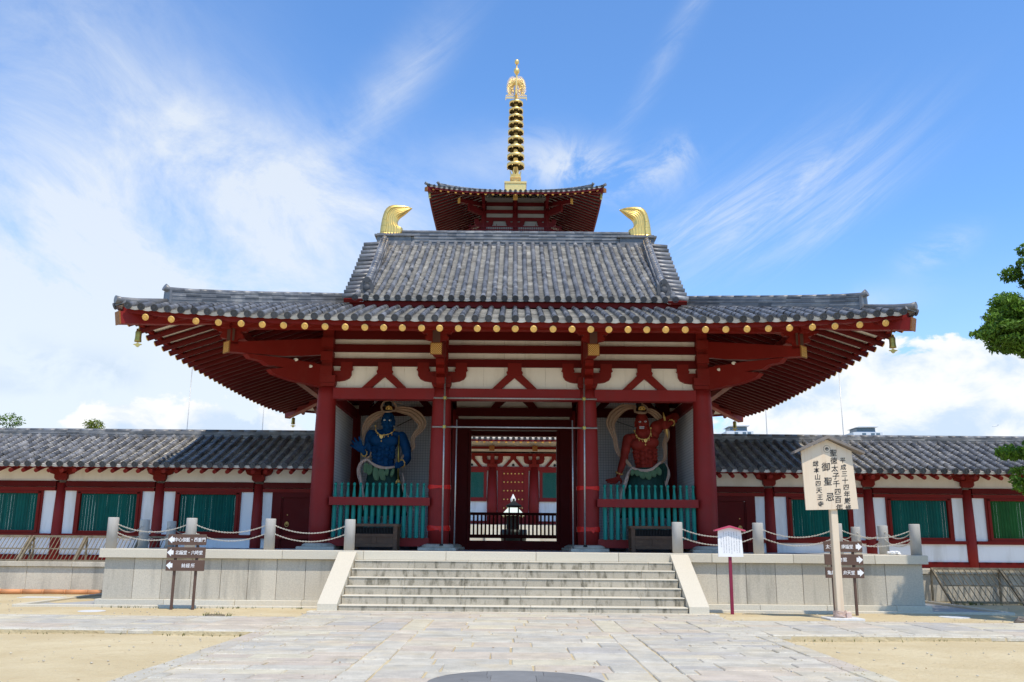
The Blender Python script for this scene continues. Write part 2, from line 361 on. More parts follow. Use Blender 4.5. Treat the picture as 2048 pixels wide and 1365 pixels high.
# ================================================================== ground
m=M(); xs=np.concatenate([[-600,-150,-60],np.linspace(-32,32,65),[60,150,600]]); ys=np.concatenate([[-60,-20],np.linspace(-2,40,64),[60,120,700]])
V=[];nx=len(xs)
for y in ys:
    for x in xs:
        z=.012*math.sin(x*1.3+y*.7)+.01*math.sin(x*.41-y*1.1+2) if abs(x)<32 and -2<=y<=40 else 0
        V.append((x,y,z-.012))
F=[(j*nx+i,j*nx+i+1,(j+1)*nx+i+1,(j+1)*nx+i) for j in range(len(ys)-1) for i in range(nx-1)]
m.addf(V,F,smooth=True); g=m.build('ground',MT['sand']); g['kind']='structure'
# paving: every flagstone is a slightly irregular slab on a mortar bed
def slab(m,x0,x1,y0,y1,z,gap=.018,j=.012,dz=.006,t=None):
    g2=gap/2; P=[(x0+g2+R(-j,j),y0+g2+R(-j,j)),(x1-g2+R(-j,j),y0+g2+R(-j,j)),(x1-g2+R(-j,j),y1-g2+R(-j,j)),(x0+g2+R(-j,j),y1-g2+R(-j,j))]
    b=.012;cx=(x0+x1)/2;cy=(y0+y1)/2; zz=z+R(-dz,dz); tx=R(-.004,.004); ty=R(-.004,.004)
    def top(p): return (p[0]+(b if p[0]<cx else -b),p[1]+(b if p[1]<cy else -b),zz+tx*(p[0]-cx)+ty*(p[1]-cy))
    V=[(p[0],p[1],z-.06) for p in P]+[(p[0],p[1],zz-.012) for p in P]+[top(p) for p in P]
    F=[(8,9,10,11)]+[(a+i,a+(i+1)%4,a+4+(i+1)%4,a+4+i) for a in (0,4) for i in range(4)]
    m.addf(V,F,R(0,.999) if t is None else t)
def rows_x(m,x0,x1,y0,y1,z,dy=(.28,.42),lx=(.55,1.25),**k):
    y=y0
    while y<y1-.05:
        h=min(R(*dy),y1-y); h=y1-y if y1-y-h<.15 else h
        x=x0-R(0,.4)
        while x<x1-.02:
            w=R(*lx); a=max(x,x0); b=min(x+w,x1)
            if x1-b<.25: b=x1
            if b-a>.06: slab(m,a,b,y,y+h,z,**k)
            x=b if b==x1 else x+w
        y+=h
def cols_y(m,x0,x1,y0,y1,z,wx=(.6,.95),n=(3,4),**k):
    x=x0
    while x<x1-.05:
        w=min(R(*wx),x1-x); w=x1-x if x1-x-w<.3 else w
        c=random.choice(n); cuts=[0]+sorted([(i+1)/c+R(-.07,.07) for i in range(c-1)])+[1]
        for a,b in zip(cuts,cuts[1:]): slab(m,x,x+w,y0+(y1-y0)*a,y0+(y1-y0)*b,z,**k)
        x+=w
Y0,Y1=15.3,18.15; PW=4.2; PZ=.075
m=M(); m.box(-PW,PW,3,19.9,-.1,PZ-.016); m.box(-30,-PW-.002,Y0,Y1,-.1,PZ-.017); m.box(PW+.002,30,Y0,Y1,-.1,PZ-.018)
o=m.build('path_bed',MT['sand']); o['kind']='structure'
m=M()
# main path below the crossing: border stones, side lanes in courses, wide centre lane
for y in np.arange(3,15.25,1.35):
    for sx in (-1,1): slab(m,min(sx*PW,sx*(PW-.3)),max(sx*PW,sx*(PW-.3)),y,min(y+1.35,Y0-.02),PZ)
for y in np.arange(3,15.25,1.1):
    for sx in (-1,1):
        slab(m,min(sx*1.55,sx*1.92),max(sx*1.55,sx*1.92),y,min(y+1.1,Y0-.02),PZ,t=R(.5,.59) if rn()<.6 else None)
rows_x(m,-PW+.3,-1.92,3,Y0-.02,PZ); rows_x(m,1.92,PW-.3,3,Y0-.02,PZ)
rows_x(m,-1.55,1.55,3,10.2,PZ,(.5,.75),(.7,1.1)); rows_x(m,-1.55,1.55,10.2,Y0-.3,PZ,(.5,.72),(.7,1.1)); rows_x(m,-1.55,1.55,Y0-.3,Y0-.02,PZ,(.3,.3),(1.1,1.6))
# crossing and side arms
for x0,x1 in ((-30,-PW),(PW,30)):
    a=x0
    while a<x1-.01:
        b=min(a+R(.9,1.7),x1); slab(m,a,b,Y0,Y0+.3,PZ,dz=.012,j=.02,t=.55); slab(m,a,b,Y1-.22,Y1,PZ); a=b
    cols_y(m,x0,x1,Y0+.3,Y1-.22,PZ,j=.02)
rows_x(m,-PW,PW,Y0,Y0+.3,PZ,(.3,.3),(1.1,1.9)); cols_y(m,-PW,-1.9,Y0+.3,Y1-.3,PZ,n=(3,4)); cols_y(m,1.9,PW,Y0+.3,Y1-.3,PZ,n=(3,4))
slab(m,-1.9,-1.5,Y0+.3,Y1-.3,PZ,t=.95); slab(m,1.5,1.9,Y0+.3,Y1-.3,PZ,t=.95)
rows_x(m,-1.5,1.5,Y0+.3,Y1-.3,PZ,(.45,.7),(.7,1.1)); rows_x(m,-PW,PW,Y1-.3,19.72,PZ,(.28,.45),(.8,1.5))
o=m.build('stone_path',MT['pave']); o['kind']='structure'
# darker disc of jointed slabs let into the centre lane
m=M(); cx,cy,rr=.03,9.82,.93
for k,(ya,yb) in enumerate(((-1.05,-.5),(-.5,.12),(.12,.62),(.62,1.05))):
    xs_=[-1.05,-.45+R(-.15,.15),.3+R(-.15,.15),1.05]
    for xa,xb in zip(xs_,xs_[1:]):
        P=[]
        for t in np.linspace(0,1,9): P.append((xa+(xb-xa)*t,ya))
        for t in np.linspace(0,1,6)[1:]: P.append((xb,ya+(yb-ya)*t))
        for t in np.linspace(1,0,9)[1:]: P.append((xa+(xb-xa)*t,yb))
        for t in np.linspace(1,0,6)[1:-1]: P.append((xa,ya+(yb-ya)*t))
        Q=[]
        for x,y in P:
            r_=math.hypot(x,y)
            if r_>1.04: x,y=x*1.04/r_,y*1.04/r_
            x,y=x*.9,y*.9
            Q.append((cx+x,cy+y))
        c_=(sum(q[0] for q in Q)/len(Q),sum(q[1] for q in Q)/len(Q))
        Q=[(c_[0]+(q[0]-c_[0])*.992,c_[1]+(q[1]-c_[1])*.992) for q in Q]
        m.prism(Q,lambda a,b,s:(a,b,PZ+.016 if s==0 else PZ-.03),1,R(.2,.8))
mat('discgrey',(.205,.205,.20),.7,var=.15,nscale=2.5,tintamp=.15,bump=.3,bscale=50)
m.solo('round_disc',MT['discgrey'],'dark grey round disc of slabs set in the middle of the paved path','paving stone',(cx,cy,PZ))

# ================================================================== podium and stairs
PT=1.29
pod=thing('stone_podium','long pale granite podium carrying the red gate, with coping and upright slabs','podium',(0,22.15,0))
m=M(); m.box(-9.74,9.74,22.36,37.9,0,PT-.06); m.build('core',MT['granite'],pod)
m=M()
def joints(a,b,w):
    o=[a]; 
    while o[-1]<b-w*1.4: o.append(o[-1]+w*R(.92,1.08))
    return o+[b]
for a,b in ((-9.82,-4.2),(4.2,9.82)):
    m=M()
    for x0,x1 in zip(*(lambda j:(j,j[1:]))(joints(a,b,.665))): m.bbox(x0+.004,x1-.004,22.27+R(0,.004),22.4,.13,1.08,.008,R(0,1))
    m.build('wall_slabs',MT['granite'],pod)
for sx in (-1,1):
    m=M(); jy=joints(22.42,37.9,.8)
    for y0,y1 in zip(jy,jy[1:]): m.bbox(sx*9.70,sx*9.82,y0+.004,y1-.004,.13,1.08,.008,R(0,1))
    m.build('wall_slabs',MT['granite'],pod)
m=M()
for a,b in ((-9.93,-4.2),(4.2,9.93)):
    m=M(); j=joints(a,b,1.7)
    for x0,x1 in zip(j,j[1:]): m.bbox(x0+.003,x1-.003,22.16,22.5,.0,.126,.01,R(0,1))
    m.build('base_course',MT['granlight'],pod)
for sx in (-1,1): m=M(); m.bbox(sx*9.6,sx*9.93,22.51,37.9,0,.126,.01); m.build('base_course',MT['granlight'],pod)
m=M(); j=joints(-9.93,9.93,2.1)
for x0,x1 in zip(j,j[1:]): m.bbox(x0+.003,x1-.003,22.15+R(0,.004),22.75,1.085,PT,.012,R(0,1))
for sx in (-1,1):
    jy=joints(22.76,37.9,2.0)
    for y0,y1 in zip(jy,jy[1:]): m.bbox(sx*9.33,sx*9.93,y0+.003,y1-.003,1.085,PT,.012,R(0,1))
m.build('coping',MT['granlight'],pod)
m=M(); 
for ix in range(24):
    for iy in range(19): m.box(-9.32+ix*.7767+.003,-9.32+(ix+1)*.7767-.003,22.77+iy*.795+.003,22.77+(iy+1)*.795-.003,PT-.05,PT-.008,R(0,1))
m.build('floor_slab',MT['floor'],pod)
st=thing('stone_stairs','broad flight of weathered stone steps with sloping side slabs, up to the red gate','stairs',(0,20,0))
for k in range(6):
    m=M(); y=20.0+.36*k; z=.18*(k+1); j=joints(-3.74+R(-.3,0) if 0 else -3.74,3.74,1.35)
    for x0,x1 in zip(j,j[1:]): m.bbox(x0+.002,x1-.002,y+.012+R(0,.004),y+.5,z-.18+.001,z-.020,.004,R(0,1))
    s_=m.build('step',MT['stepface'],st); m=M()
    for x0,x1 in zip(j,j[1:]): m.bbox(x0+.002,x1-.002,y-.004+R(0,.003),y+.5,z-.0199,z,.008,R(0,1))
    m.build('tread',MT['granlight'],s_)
for sx in (-1,1):
    P=[(19.95,-.05),(19.95,.20),(22.14,1.265),(22.147,1.265),(22.147,-.05)]
    m=M(); m.prism(P,lambda a,b,s,sx=sx:(sx*(3.755 if s==0 else 4.18),a,b),1); m.build('side_slab',MT['granlight'],st)
m=M(); j=joints(-4.35,4.35,1.6)
for x0,x1 in zip(j,j[1:]): m.bbox(x0+.003,x1-.003,19.73,20.05,-.04,.062,.01,R(0,1))
m.build('landing_slab',MT['granlight'],st)
def kerb(sx):
    m=M(); a,b=(4.45,11.45)
    m.bbox(sx*a,sx*b,21.38,21.52,-.1,.045,.01); m.bbox(sx*(b-.14),sx*b,21.525,26.1,-.1,.045,.01)
    return m
gt=kerb(-1).solo('gutter_kerb',MT['granlight'],'thin stone gutter kerb round the left end of the podium','kerb',(-8,21.45,0),'gutter kerbs along the podium foot')
gt2=kerb(1).solo('gutter_kerb',MT['granlight'],'thin stone gutter kerb round the right end of the podium','kerb',(8,21.45,0),'gutter kerbs along the podium foot')
m=M()
for sx in (-1,1): m.box(sx*4.45,sx*11.31,21.52,22.15,-.1,-.008); m.box(sx*9.93,sx*11.31,22.15,26.1,-.1,-.008)
o=m.build('gutter_floor',MT['floor']); o['kind']='structure'
# ================================================================== tiled roof helpers
def frame(surf,u,t,h=.05):
    a=np.array(surf(u,t)); b=np.array(surf(u,t+h)); T=(b-a)/np.linalg.norm(b-a); return a,T
def tile_slope(mc,mp,rows,surf,lat,pitch,r=.075,seg=.30,pseg=.14,cap=True,mk=None,n=6,pn=4):
    """mc covers, mp pans, mk eave end discs. rows=[(u,t0,t1)] measured along the slope from the eave; lat(+u) unit vector"""
    Lv=np.array(lat,float)
    for u,t0,t1 in rows:
        if t1-t0<.08: continue
        k=max(1,int(round((t1-t0)/seg)))
        for i in range(k):
            ta=t0+(t1-t0)*i/k; tb=t0+(t1-t0)*(i+1)/k; a,T=frame(surf,u,ta); b,_=frame(surf,u,tb); N=np.cross(Lv,T); N=N if N[2]>0 else -N
            V=[]
            wob=R(-.010,.010)
            for c,rr in ((a,r*1.03),(b+T*.01,r*.92)):
                for j in range(n+1):
                    an=math.pi*(-.62+1.24*j/n); V.append(c+Lv*(rr*math.sin(an)+wob)+N*(rr*math.cos(an)+.02))
            mc.addf(V,[(j,j+1,n+2+j,n+1+j) for j in range(n)],min(1,max(0,rng.normal(.5,.23))),True)
        if cap and mk is not None and t0<.02:
            a,T=frame(surf,u,t0); N=np.cross(Lv,T); N=N if N[2]>0 else -N
            a=a+N*.012; rr=r*1.18
            c0=a-T*.05
            ring=lambda c,q:[c+Lv*(q*math.cos(2*math.pi*j/14))+N*(q*math.sin(2*math.pi*j/14)) for j in range(14)]
            V=ring(a,rr)+ring(c0,rr)+ring(c0-T*.0,rr*.82)+ring(c0+T*.012,rr*.78)+ring(c0+T*.012,rr*.30)+ring(c0-T*.006,rr*.26)
            F=[(q*14+j,q*14+(j+1)%14,(q+1)*14+(j+1)%14,(q+1)*14+j) for q in range(5) for j in range(14)]+[tuple(70+j for j in range(14))]
            mk.addf(V,F,min(1,max(0,rng.normal(.5,.3))))
    for (u,t0,t1),(u2,s0,s1) in zip(rows,rows[1:]):
        e1=min(t1,s1)+ (.5*pitch if t1!=s1 else 0); e0=max(t0,s0); e1=min(e1,max(t1,s1))
        if e1-e0<.08: continue
        um=(u+u2)/2; k=max(1,int(round((e1-e0)/pseg))); wd=abs(u2-u)*.96
        for i in range(k):
            ta=e0+(e1-e0)*i/k; tb=e0+(e1-e0)*(i+1)/k+.02; a,T=frame(surf,um,ta); b,_=frame(surf,um,tb); N=np.cross(Lv,T); N=N if N[2]>0 else -N
            V=[]
            tl=R(-.010,.010)
            for c,h in ((a,.028),(b,-.004),(a+T*(.020 if i else 0.),-.002 if i else -.055)):
                for j in range(pn+1):
                    q=-1+2*j/pn; V.append(c+Lv*(q*wd/2)+N*(h+tl*q-.035*(1-q*q)))
            w=pn+1
            mp.addf(V,[(j,j+1,w+j+1,w+j) for j in range(pn)]+[(2*w+j,2*w+j+1,j+1,j) for j in range(pn)],min(1,max(0,rng.normal(.5,.22))))
def ridge(mm,path,w,h,layers=5,r=.08,cap=True,seg=.32,endcap=True):
    # resample
    P=[Vector(p) for p in path]; out=[P[0]]
    for a,b in zip(P,P[1:]):
        k=max(1,int(round((b-a).length/seg))); out+=[a+(b-a)*(i+1)/k for i in range(k)]
    tl=lambda:[min(1,max(0,rng.normal(.5,.28))) for _ in range(len(out))]
    lh=h/layers
    for q in range(layers):
        ww=w*(1.0-.16*q/layers)/2*(1 if q%2==0 else .9)
        mm.sweep(out,[(-ww,q*lh),(ww,q*lh),(ww,(q+1)*lh-.006),(-ww,(q+1)*lh-.006)],tl())
    sec=[(r*math.sin(a),h+r*math.cos(a)*.9) for a in np.linspace(-1.75,1.75,9)]
    for a,b in zip(out,out[1:]):
        mm.sweep([a,b+(b-a)*.02],sec,[min(1,max(0,rng.normal(.55,.28)))],True,True)
# ================================================================== the gate
EX,EY0,EYC=9.79,21.2,29.8; LC=8.6
def upt(d): # upturn by distance from the corner
    a=max(0.,1-d/LC); return .29*a**3.0
def zlow(s): return 6.81+.385*s-.013*s*s
def zr(s): return 6.60+.345*(s-.1)
gate=thing('temple_gate','large vermilion two-bay-deep temple gate with grey hip-and-gable tile roof','temple gate',(0,25.4,PT))
CX=[-5.35,-2.07,2.07,5.35]; CY=[25.4,29.8,34.2]
# columns
prof=[(.285,0),(.305,.5),(.312,1.2),(.305,2.2),(.280,3.3),(.255,4.1),(.245,4.34)]
for y in CY:
    for x in CX:
        if y!=25.4 and abs(x)<3 and y==29.8: pr=[(r_*.9,z) for r_,z in prof]
        else: pr=prof
        m=M(); m.lathe(pr,(x,y,PT+.165),24); c=m.build('column',MT['redcol'],gate)
        m=M(); m.bbox(x-.52,x+.52,y-.52,y+.52,PT-.01,PT+.075,.02); m.lathe([(.47,.075),(.46,.12),(.40,.155),(.34,.17)],(x,y,PT),24); m.build('column_base',MT['granite'],gate)
# front and back frieze
def cloudarm(m,x,y,sx,z0):        # shoulder bracket in the wall plane
    P=[(a,z0+b) for a,b in [(0,.04),(.38,.04),(.37,.07),(.35,.09),(.38,.12),(.38,.30),(.71,.30),(.71,.12),(.735,.09),(.71,.07),(.69,.04),(.685,-.08),(.63,-.17),(.50,-.235),(.34,-.26),(0,-.27)]]
    m.prism(P,lambda a,b,s:(x+sx*a,y-.14 if s==0 else y+.1,b),1)
def frieze(y,f,xs,mat_='red'):     # f=-1 front facing camera
    for a,b in zip(xs,xs[1:]):
        m=M(); m.box(a+.2,b-.2,y-.17,y+.17,5.45,5.77); m.build('lintel',MT['redcol'],gate)
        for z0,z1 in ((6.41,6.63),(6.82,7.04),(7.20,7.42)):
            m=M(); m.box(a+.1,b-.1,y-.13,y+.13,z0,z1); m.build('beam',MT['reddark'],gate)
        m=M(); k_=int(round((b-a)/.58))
        for q in range(k_): m.box(a+(b-a)*q/k_+.0022,a+(b-a)*(q+1)/k_-.0022,y-.03,y+.03,5.77,7.98,rn())
        m.build('frieze_panel',MT['cream'],gate)
        xc=(a+b)/2; m=M()
        m.box(xc-.20,xc+.20,y-.15,y+.15,6.30,6.52); m.prism([(-.20,6.30),(.20,6.30),(.235,6.26),(.20,6.16),(-.20,6.16),(-.235,6.26)],lambda q,b2,s:(xc+q,y-.15 if s==0 else y+.1,b2),1)
        for sx in (-1,1):
            m.prism([(.0,6.20),(.20,6.20),(.645,5.772),(.375,5.772),(.0,6.10)],lambda q,b2,s,sx=sx:(xc+sx*q,y-.13 if s==0 else y+.1,b2),1)
        m.build('strut',MT['red'],gate)
for y in (25.4,34.2): frieze(y,-1,CX)
for y in (25.4,34.2):
    for x in CX:
        m=M(); m.box(x-.275,x+.275,y-.33,y+.33,5.89,6.10)
        m.prism([(-.275,5.885),(.275,5.885),(.235,5.79),(-.235,5.79)],lambda a,b,s,x=x,y=y:(x+a,y-.3 if s==0 else y+.3,b),1)
        for sx in (-1,1): cloudarm(m,x,y,sx,6.22)
        for z in (6.10,6.52,6.92): m.box(x-.17,x+.17,y-.34,y+.2,z,z+.27)
        m.box(x-.15,x+.15,y-.24,y+.15,6.06,7.6); m.build('bracket',MT['red'],gate)
# side friezes
for sx in (-1,1):
    x=sx*5.35
    for a,b in zip(CY,CY[1:]):
        m=M(); m.box(x-.15,x+.15,a+.2,b-.2,5.45,5.77); m.build('lintel',MT['redcol'],gate)
        for z0,z1 in ((6.41,6.63),(6.82,7.04),(7.20,7.42)):
            m=M(); m.box(x-.12,x+.12,a+.2,b-.2,z0,z1); m.build('beam',MT['reddark'],gate)
        m=M(); m.box(x-.03,x+.03,a,b,5.77,7.98); m.build('frieze_panel',MT['cream'],gate)
        m=M(); m.box(x-.04,x+.04,a,b,PT,5.45); m.build('side_wall',MT['netpanel'],gate)
        m=M(); m.box(x-.12,x+.12,a+.2,b-.2,PT+.03,PT+.33); m.build('sill',MT['reddark'],gate)
# middle row walls, niche backs and doorway
for sx in (-1,1):
    a,b=sx*2.07,sx*5.35
    m=M(); m.box(a+sx*.2,b-sx*.1,29.77,29.83,PT,5.60); m.build('niche_wall',MT['netpanel'],gate)
    m=M(); m.box(a+sx*.2,b-sx*.2,29.62,29.98,5.59,5.88); m.build('niche_beam',MT['reddark'],gate)
    m=M(); m.box(a+sx*.2,b-sx*.2,29.76,29.84,5.88,6.8); m.build('niche_panel',MT['netpanel'],gate)
    xc=(a+b)/2
    m=M()
    for s2 in (-1,1): m.prism([(.0,6.75),(.2,6.75),(1.0,5.882),(.74,5.882),(.0,6.6)],lambda q,z,s,s2=s2:(xc+s2*q,29.66 if s==0 else 29.9,z),1)
    m.build('strut',MT['reddark'],gate)
    m=M()  # corner post shoulder
    m.prism([(0,6.2),(.5,6.2),(.45,5.95),(.2,5.8),(0,5.78)],lambda q,z,s:(b-sx*(.2+q),29.6 if s==0 else 29.95,z),1)
    m.beam((sx*5.25,25.7,6.05),(sx*5.22,29.5,6.05),.22,.3); m.beam((sx*2.17,25.7,6.05),(sx*2.17,29.5,6.05),.22,.3)
    m.build('shoulder_beam',MT['reddark'],gate)
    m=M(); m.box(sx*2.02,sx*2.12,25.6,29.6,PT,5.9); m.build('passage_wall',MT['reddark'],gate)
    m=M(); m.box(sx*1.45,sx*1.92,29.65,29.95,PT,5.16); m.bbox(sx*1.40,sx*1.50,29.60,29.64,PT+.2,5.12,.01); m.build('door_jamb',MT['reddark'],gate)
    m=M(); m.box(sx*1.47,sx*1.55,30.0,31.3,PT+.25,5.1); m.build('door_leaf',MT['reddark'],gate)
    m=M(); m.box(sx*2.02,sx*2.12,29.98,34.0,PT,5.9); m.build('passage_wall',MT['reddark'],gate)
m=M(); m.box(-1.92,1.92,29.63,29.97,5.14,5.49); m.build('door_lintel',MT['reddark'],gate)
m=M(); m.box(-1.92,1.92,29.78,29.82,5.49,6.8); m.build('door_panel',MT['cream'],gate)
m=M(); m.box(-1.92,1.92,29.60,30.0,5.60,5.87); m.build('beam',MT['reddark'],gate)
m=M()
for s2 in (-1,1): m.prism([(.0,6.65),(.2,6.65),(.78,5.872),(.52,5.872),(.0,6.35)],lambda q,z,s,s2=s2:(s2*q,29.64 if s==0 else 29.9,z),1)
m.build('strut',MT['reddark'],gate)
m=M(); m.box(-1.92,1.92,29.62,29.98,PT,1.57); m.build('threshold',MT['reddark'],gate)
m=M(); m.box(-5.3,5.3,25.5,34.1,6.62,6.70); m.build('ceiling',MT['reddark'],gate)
for y,x0,x1 in ((25.4,-5.05,-2.35),(25.4,2.35,5.05)):
    pass
# lower beams of the niches with cut corners over the column bases
for sx in (-1,1):
    a,b=2.28,5.14
    P=[(a,1.62),(b,1.62),(b,1.50),(b-.30,1.385),(a+.30,1.385),(a,1.50)]
    m=M(); m.prism(P,lambda q,z,s,sx=sx:(sx*q,25.26 if s==0 else 25.5,z),1); m.build('sill',MT['redcol'],gate)
# interior door fence at the back
m=M(); F_=[]
fence=thing('barrier_fence','dark red low barrier of thin bars across the back of the gateway','fence',(0,34.0,PT))
m.box(-1.95,1.95,33.9,34.0,2.50,2.60); m.build('top_rail',MT['reddark'],fence)
m=M(); m.box(-1.95,1.95,33.92,33.98,1.67,1.80); m.build('bottom_rail',MT['reddark'],fence)
for i in range(27):
    x=-1.9+i*3.8/26; m=M(); m.box(x-.032,x+.032,33.925,33.975,1.80,2.50); m.build('bar',MT['reddark'],fence)
for x in (-1.9,-.3,.3,1.9):
    m=M(); m.box(x-.05,x+.05,33.89,34.01,PT,2.62) if abs(x)>1 else m.box(x-.03,x+.03,33.9,34.0,1.55,2.5); m.build('post',MT['reddark'],fence)
for k,(z,l) in enumerate(((5.55,'upper thin dark rod across the gateway, behind the doorway'),(4.86,'lower thin dark rod across the gateway, behind the doorway'))):
    m=M(); m.tube([(-2,34.1,z-.02),(2,34.1,z-.02)],.028,6); m.solo('tie_rod',MT['black'],l,'rod',(0,34.1,z),'tie rods behind the doorway')
# projecting cloud brackets with tail beams
def tail(x,dirv,L,diag=False):
    d=Vector(dirv).normalized(); lat=Vector((0,0,1)).cross(d).normalized()
    o=Vector((x,25.4 if dirv[1]<0 else 34.2,0))
    def fn(w): return lambda a,b,s:tuple(o+d*a+lat*(-w if s==0 else w)+Vector((0,0,b)))
    m=M()
    m.prism([(.0,7.22),(L*.45,6.94),(L,6.60),(L,6.34),(L*.5,6.46),(L*.30,6.56),(0,6.76)],fn(.13),1)     # tail beam
    m.build('tail_beam',MT['red'],gate)
    m=M()
    if diag:
        P=[(.1,6.40),(L*.45,6.42),(L*.84,6.37),(L*.80,6.26),(L*.69,6.24),(L*.63,6.15),(L*.47,6.15),(L*.61,6.05),(L*.57,5.94),(L*.40,5.84),(.1,5.76)]
    else:
        P=[(.1,6.66),(.95,6.36),(.95,6.26),(.84,6.20),(.90,6.10),(.78,6.02),(.62,5.98),(.74,5.86),(.60,5.72),(.36,5.64),(.1,5.62)]
        P=[(a,b+.12) for a,b in P]
    m.prism(P,fn(.115),1); m.build('cloud_bracket',MT['red'],gate)
    m=M(); e=o+d*(L+.006)
    m.prism([(-.155,6.31),(.155,6.31),(.155,6.63),(-.155,6.63)],lambda a,b,s:tuple(e+lat*a+d*(.0 if s else .03)+Vector((0,0,b))),1)
    g_=m.build('end_plate',MT['goldplate'],gate)
    m=M()
    for q in np.linspace(-.11,.11,5):
        for w in np.linspace(6.36,6.58,5):
            for tt in (0,1):
                c=e+lat*q+d*.03+Vector((0,0,w)); dv=(lat+Vector((0,0,1 if tt else -1)))*.026
                m.beam(c-dv,c+dv,.010,.012,tuple(d))
    m.build('lattice',MT['gold'],g_)
    pz=L-.12; m=M(); c=o+d*pz
    m.prism([(-.13,6.56),(.13,6.56),(.13,6.95),(-.13,6.95)],lambda a,b,s:tuple(c+lat*a+d*(.11 if s else -.11)+Vector((0,0,b))),1)
    # winged arm under the purlin
    for s2 in (-1,1):
        P=[(.0,7.04),(.55,7.04),(.52,6.98),(.42,6.96),(.36,6.90),(.27,6.90),(.24,6.86),(.31,6.80),(.29,6.74),(.2,6.72),(.0,6.66)]
        ax=Vector((1,0,0))
        m.prism(P,lambda a,b,s,s2=s2:tuple(c+ax*(s2*a)+Vector((0,-.09 if s else .09,b))),1)
    m.build('winged_arm',MT['red'],gate)
    m=M(); m.box(c.x-.10,c.x+.10,c.y-.145,c.y-.14,6.64,7.02); m.build('brown_plate',MT['redbrown'],gate)
for x in (-2.07,2.07): tail(x,(0,-1,0),2.25); tail(x,(0,1,0),2.25)
for sx in (-1,1):
    tail(sx*5.35,(sx,-1,0),3.15,True)
    # pale plaster dabs on the diagonal bracket
    m=M(); d=Vector((sx,-1,0)).normalized(); lt=Vector((sx,1,0)).normalized()
    for (a,b,r_) in ((.28,6.12,.085),(.62,6.3,.045),(1.05,6.42,.045)):
        c=Vector((sx*5.35,25.4,0))+d*a*1.1-lt*.125; m.ell((c.x,c.y,b),(r_*1.5,.012,r_),10,6)
    m.build('plaster_dab',MT['cream'],gate)
# purlin ring under the rafters
m=M(); e=2.25+5.35
m.box(-7.75,7.75,23.02,23.26,6.97,7.17); m.box(-7.75,7.75,36.34,36.58,6.97,7.17)
m.build('purlin',MT['red'],gate)
m=M(); 
for sx in (-1,1): m.box(sx*7.48,sx*7.72,22.9,36.7,6.95,7.15)
m.build('purlin',MT['red'],gate)
# cross sheathing (dark boards) between wall head and rafters
m=M(); m.box(-5.35,5.35,25.25,25.31,7.42,7.98); m.box(-5.35,5.35,34.3,34.36,7.42,7.98)
m.build('wall_plate',MT['reddark'],gate)
# soffit boards
def soffit(m,side):
    n=24
    V=[];ss=[.27,.8,1.6,2.4,3.3,4.5]
    for s in ss:
        for i in range(n+1):
            q=-1+2*i/n
            if side in (0,2):
                X=q*(EX-s); d=EX-abs(X); u_=upt(d)*(1-s*.12); y=EY0+s if side==0 else 2*EYC-EY0-s; V.append((X,y,zr(s)+.088+u_))
            else:
                Yh=q*(LC-s); d=LC-abs(Yh); u_=upt(d)*(1-s*.12); X=(EX-s)*(1 if side==1 else -1); V.append((X,EYC+Yh,zr(s)+.088+u_))
    m.addf(V,[(a*(n+1)+i,a*(n+1)+i+1,(a+1)*(n+1)+i+1,(a+1)*(n+1)+i) for a in range(len(ss)-1) for i in range(n)])
for sd in range(4):
    m=M(); soffit(m,sd); m.build('soffit_board',MT['cream'],gate)
# fascia (eave board) following the curve
def eaveline(side,s,z0,n=40,ext=0.):
    P=[]
    H=(EX if side in (0,2) else LC)
    for i in range(n+1):
        q=-1+2*i/n; A=q*(H-s+ext); d=H-abs(A); z=z0+upt(max(d,0))*1.0
        if side==0: P.append((A,EY0+s,z))
        elif side==2: P.append((A,2*EYC-EY0-s,z))
        else: P.append(((EX-s)*(1 if side==1 else -1),EYC+A,z))
    return P
for sd in range(4):
    m=M(); m.sweep(eaveline(sd,.20,6.765),[(-.06,-.105),(.06,-.105),(.06,.06),(-.06,.06)]); m.build('eave_board',MT['red'],gate)
# rafters with gold end caps
offs=[0,.45,.92,1.38,1.835,2.275,2.74,3.195,3.655,4.13,4.62,5.115,5.63,6.15,6.665,7.22,7.77,8.375,9.01]
def rafter_mesh(p0,p1,r_=.078):
    m=M(); m.tube([p0,p1],r_,10); return m
def gcap(p,dv):
    m=M(); d=Vector(dv).normalized(); lat=d.cross(Vector((0,0,1))).normalized(); U=lat.cross(d)
    V=[];n=18
    for r_,h in ((.0785,-.004),(.083,.012),(.070,.022),(.066,.012),(.030,.012),(.026,.024)):
        for j in range(n):
            a=2*math.pi*j/n; V.append(Vector(p)+d*h+lat*(r_*math.cos(a))+U*(r_*math.sin(a)))
    m.addf(V,[(q*n+j,q*n+(j+1)%n,(q+1)*n+(j+1)%n,(q+1)*n+j) for q in range(5) for j in range(n)]+[tuple(5*n+j for j in range(n))])
    for k in range(8):
        a=2*math.pi*k/8; c=Vector(p)+d*.014+lat*(.048*math.cos(a))+U*(.048*math.sin(a)); m.ell(c,(.013,.012,.013),6,4)
    return m
cnt=0
for o_ in offs:
    for s in ((-1,1) if o_ else (1,)):
        X=s*o_; d=EX-abs(X); s1=min(4.15,d); u_=upt(d); p0=(X,EY0+.07,zr(.07)-.01+u_); p1=(X,EY0+s1,zr(s1)+u_*(1-s1*.12))
        r_=rafter_mesh(p0,p1).build('rafter',MT['red'],gate); gcap(p0,(0,-1,-.38)).build('gold_cap',MT['gold'],r_); cnt+=1
dist=[EX-o_ for o_ in offs if EX-o_<=8.7][::-1]
rest=M(); capsr=M()
ysd=sorted([EY0+d for d in dist]+[2*EYC-EY0-d for d in dist])
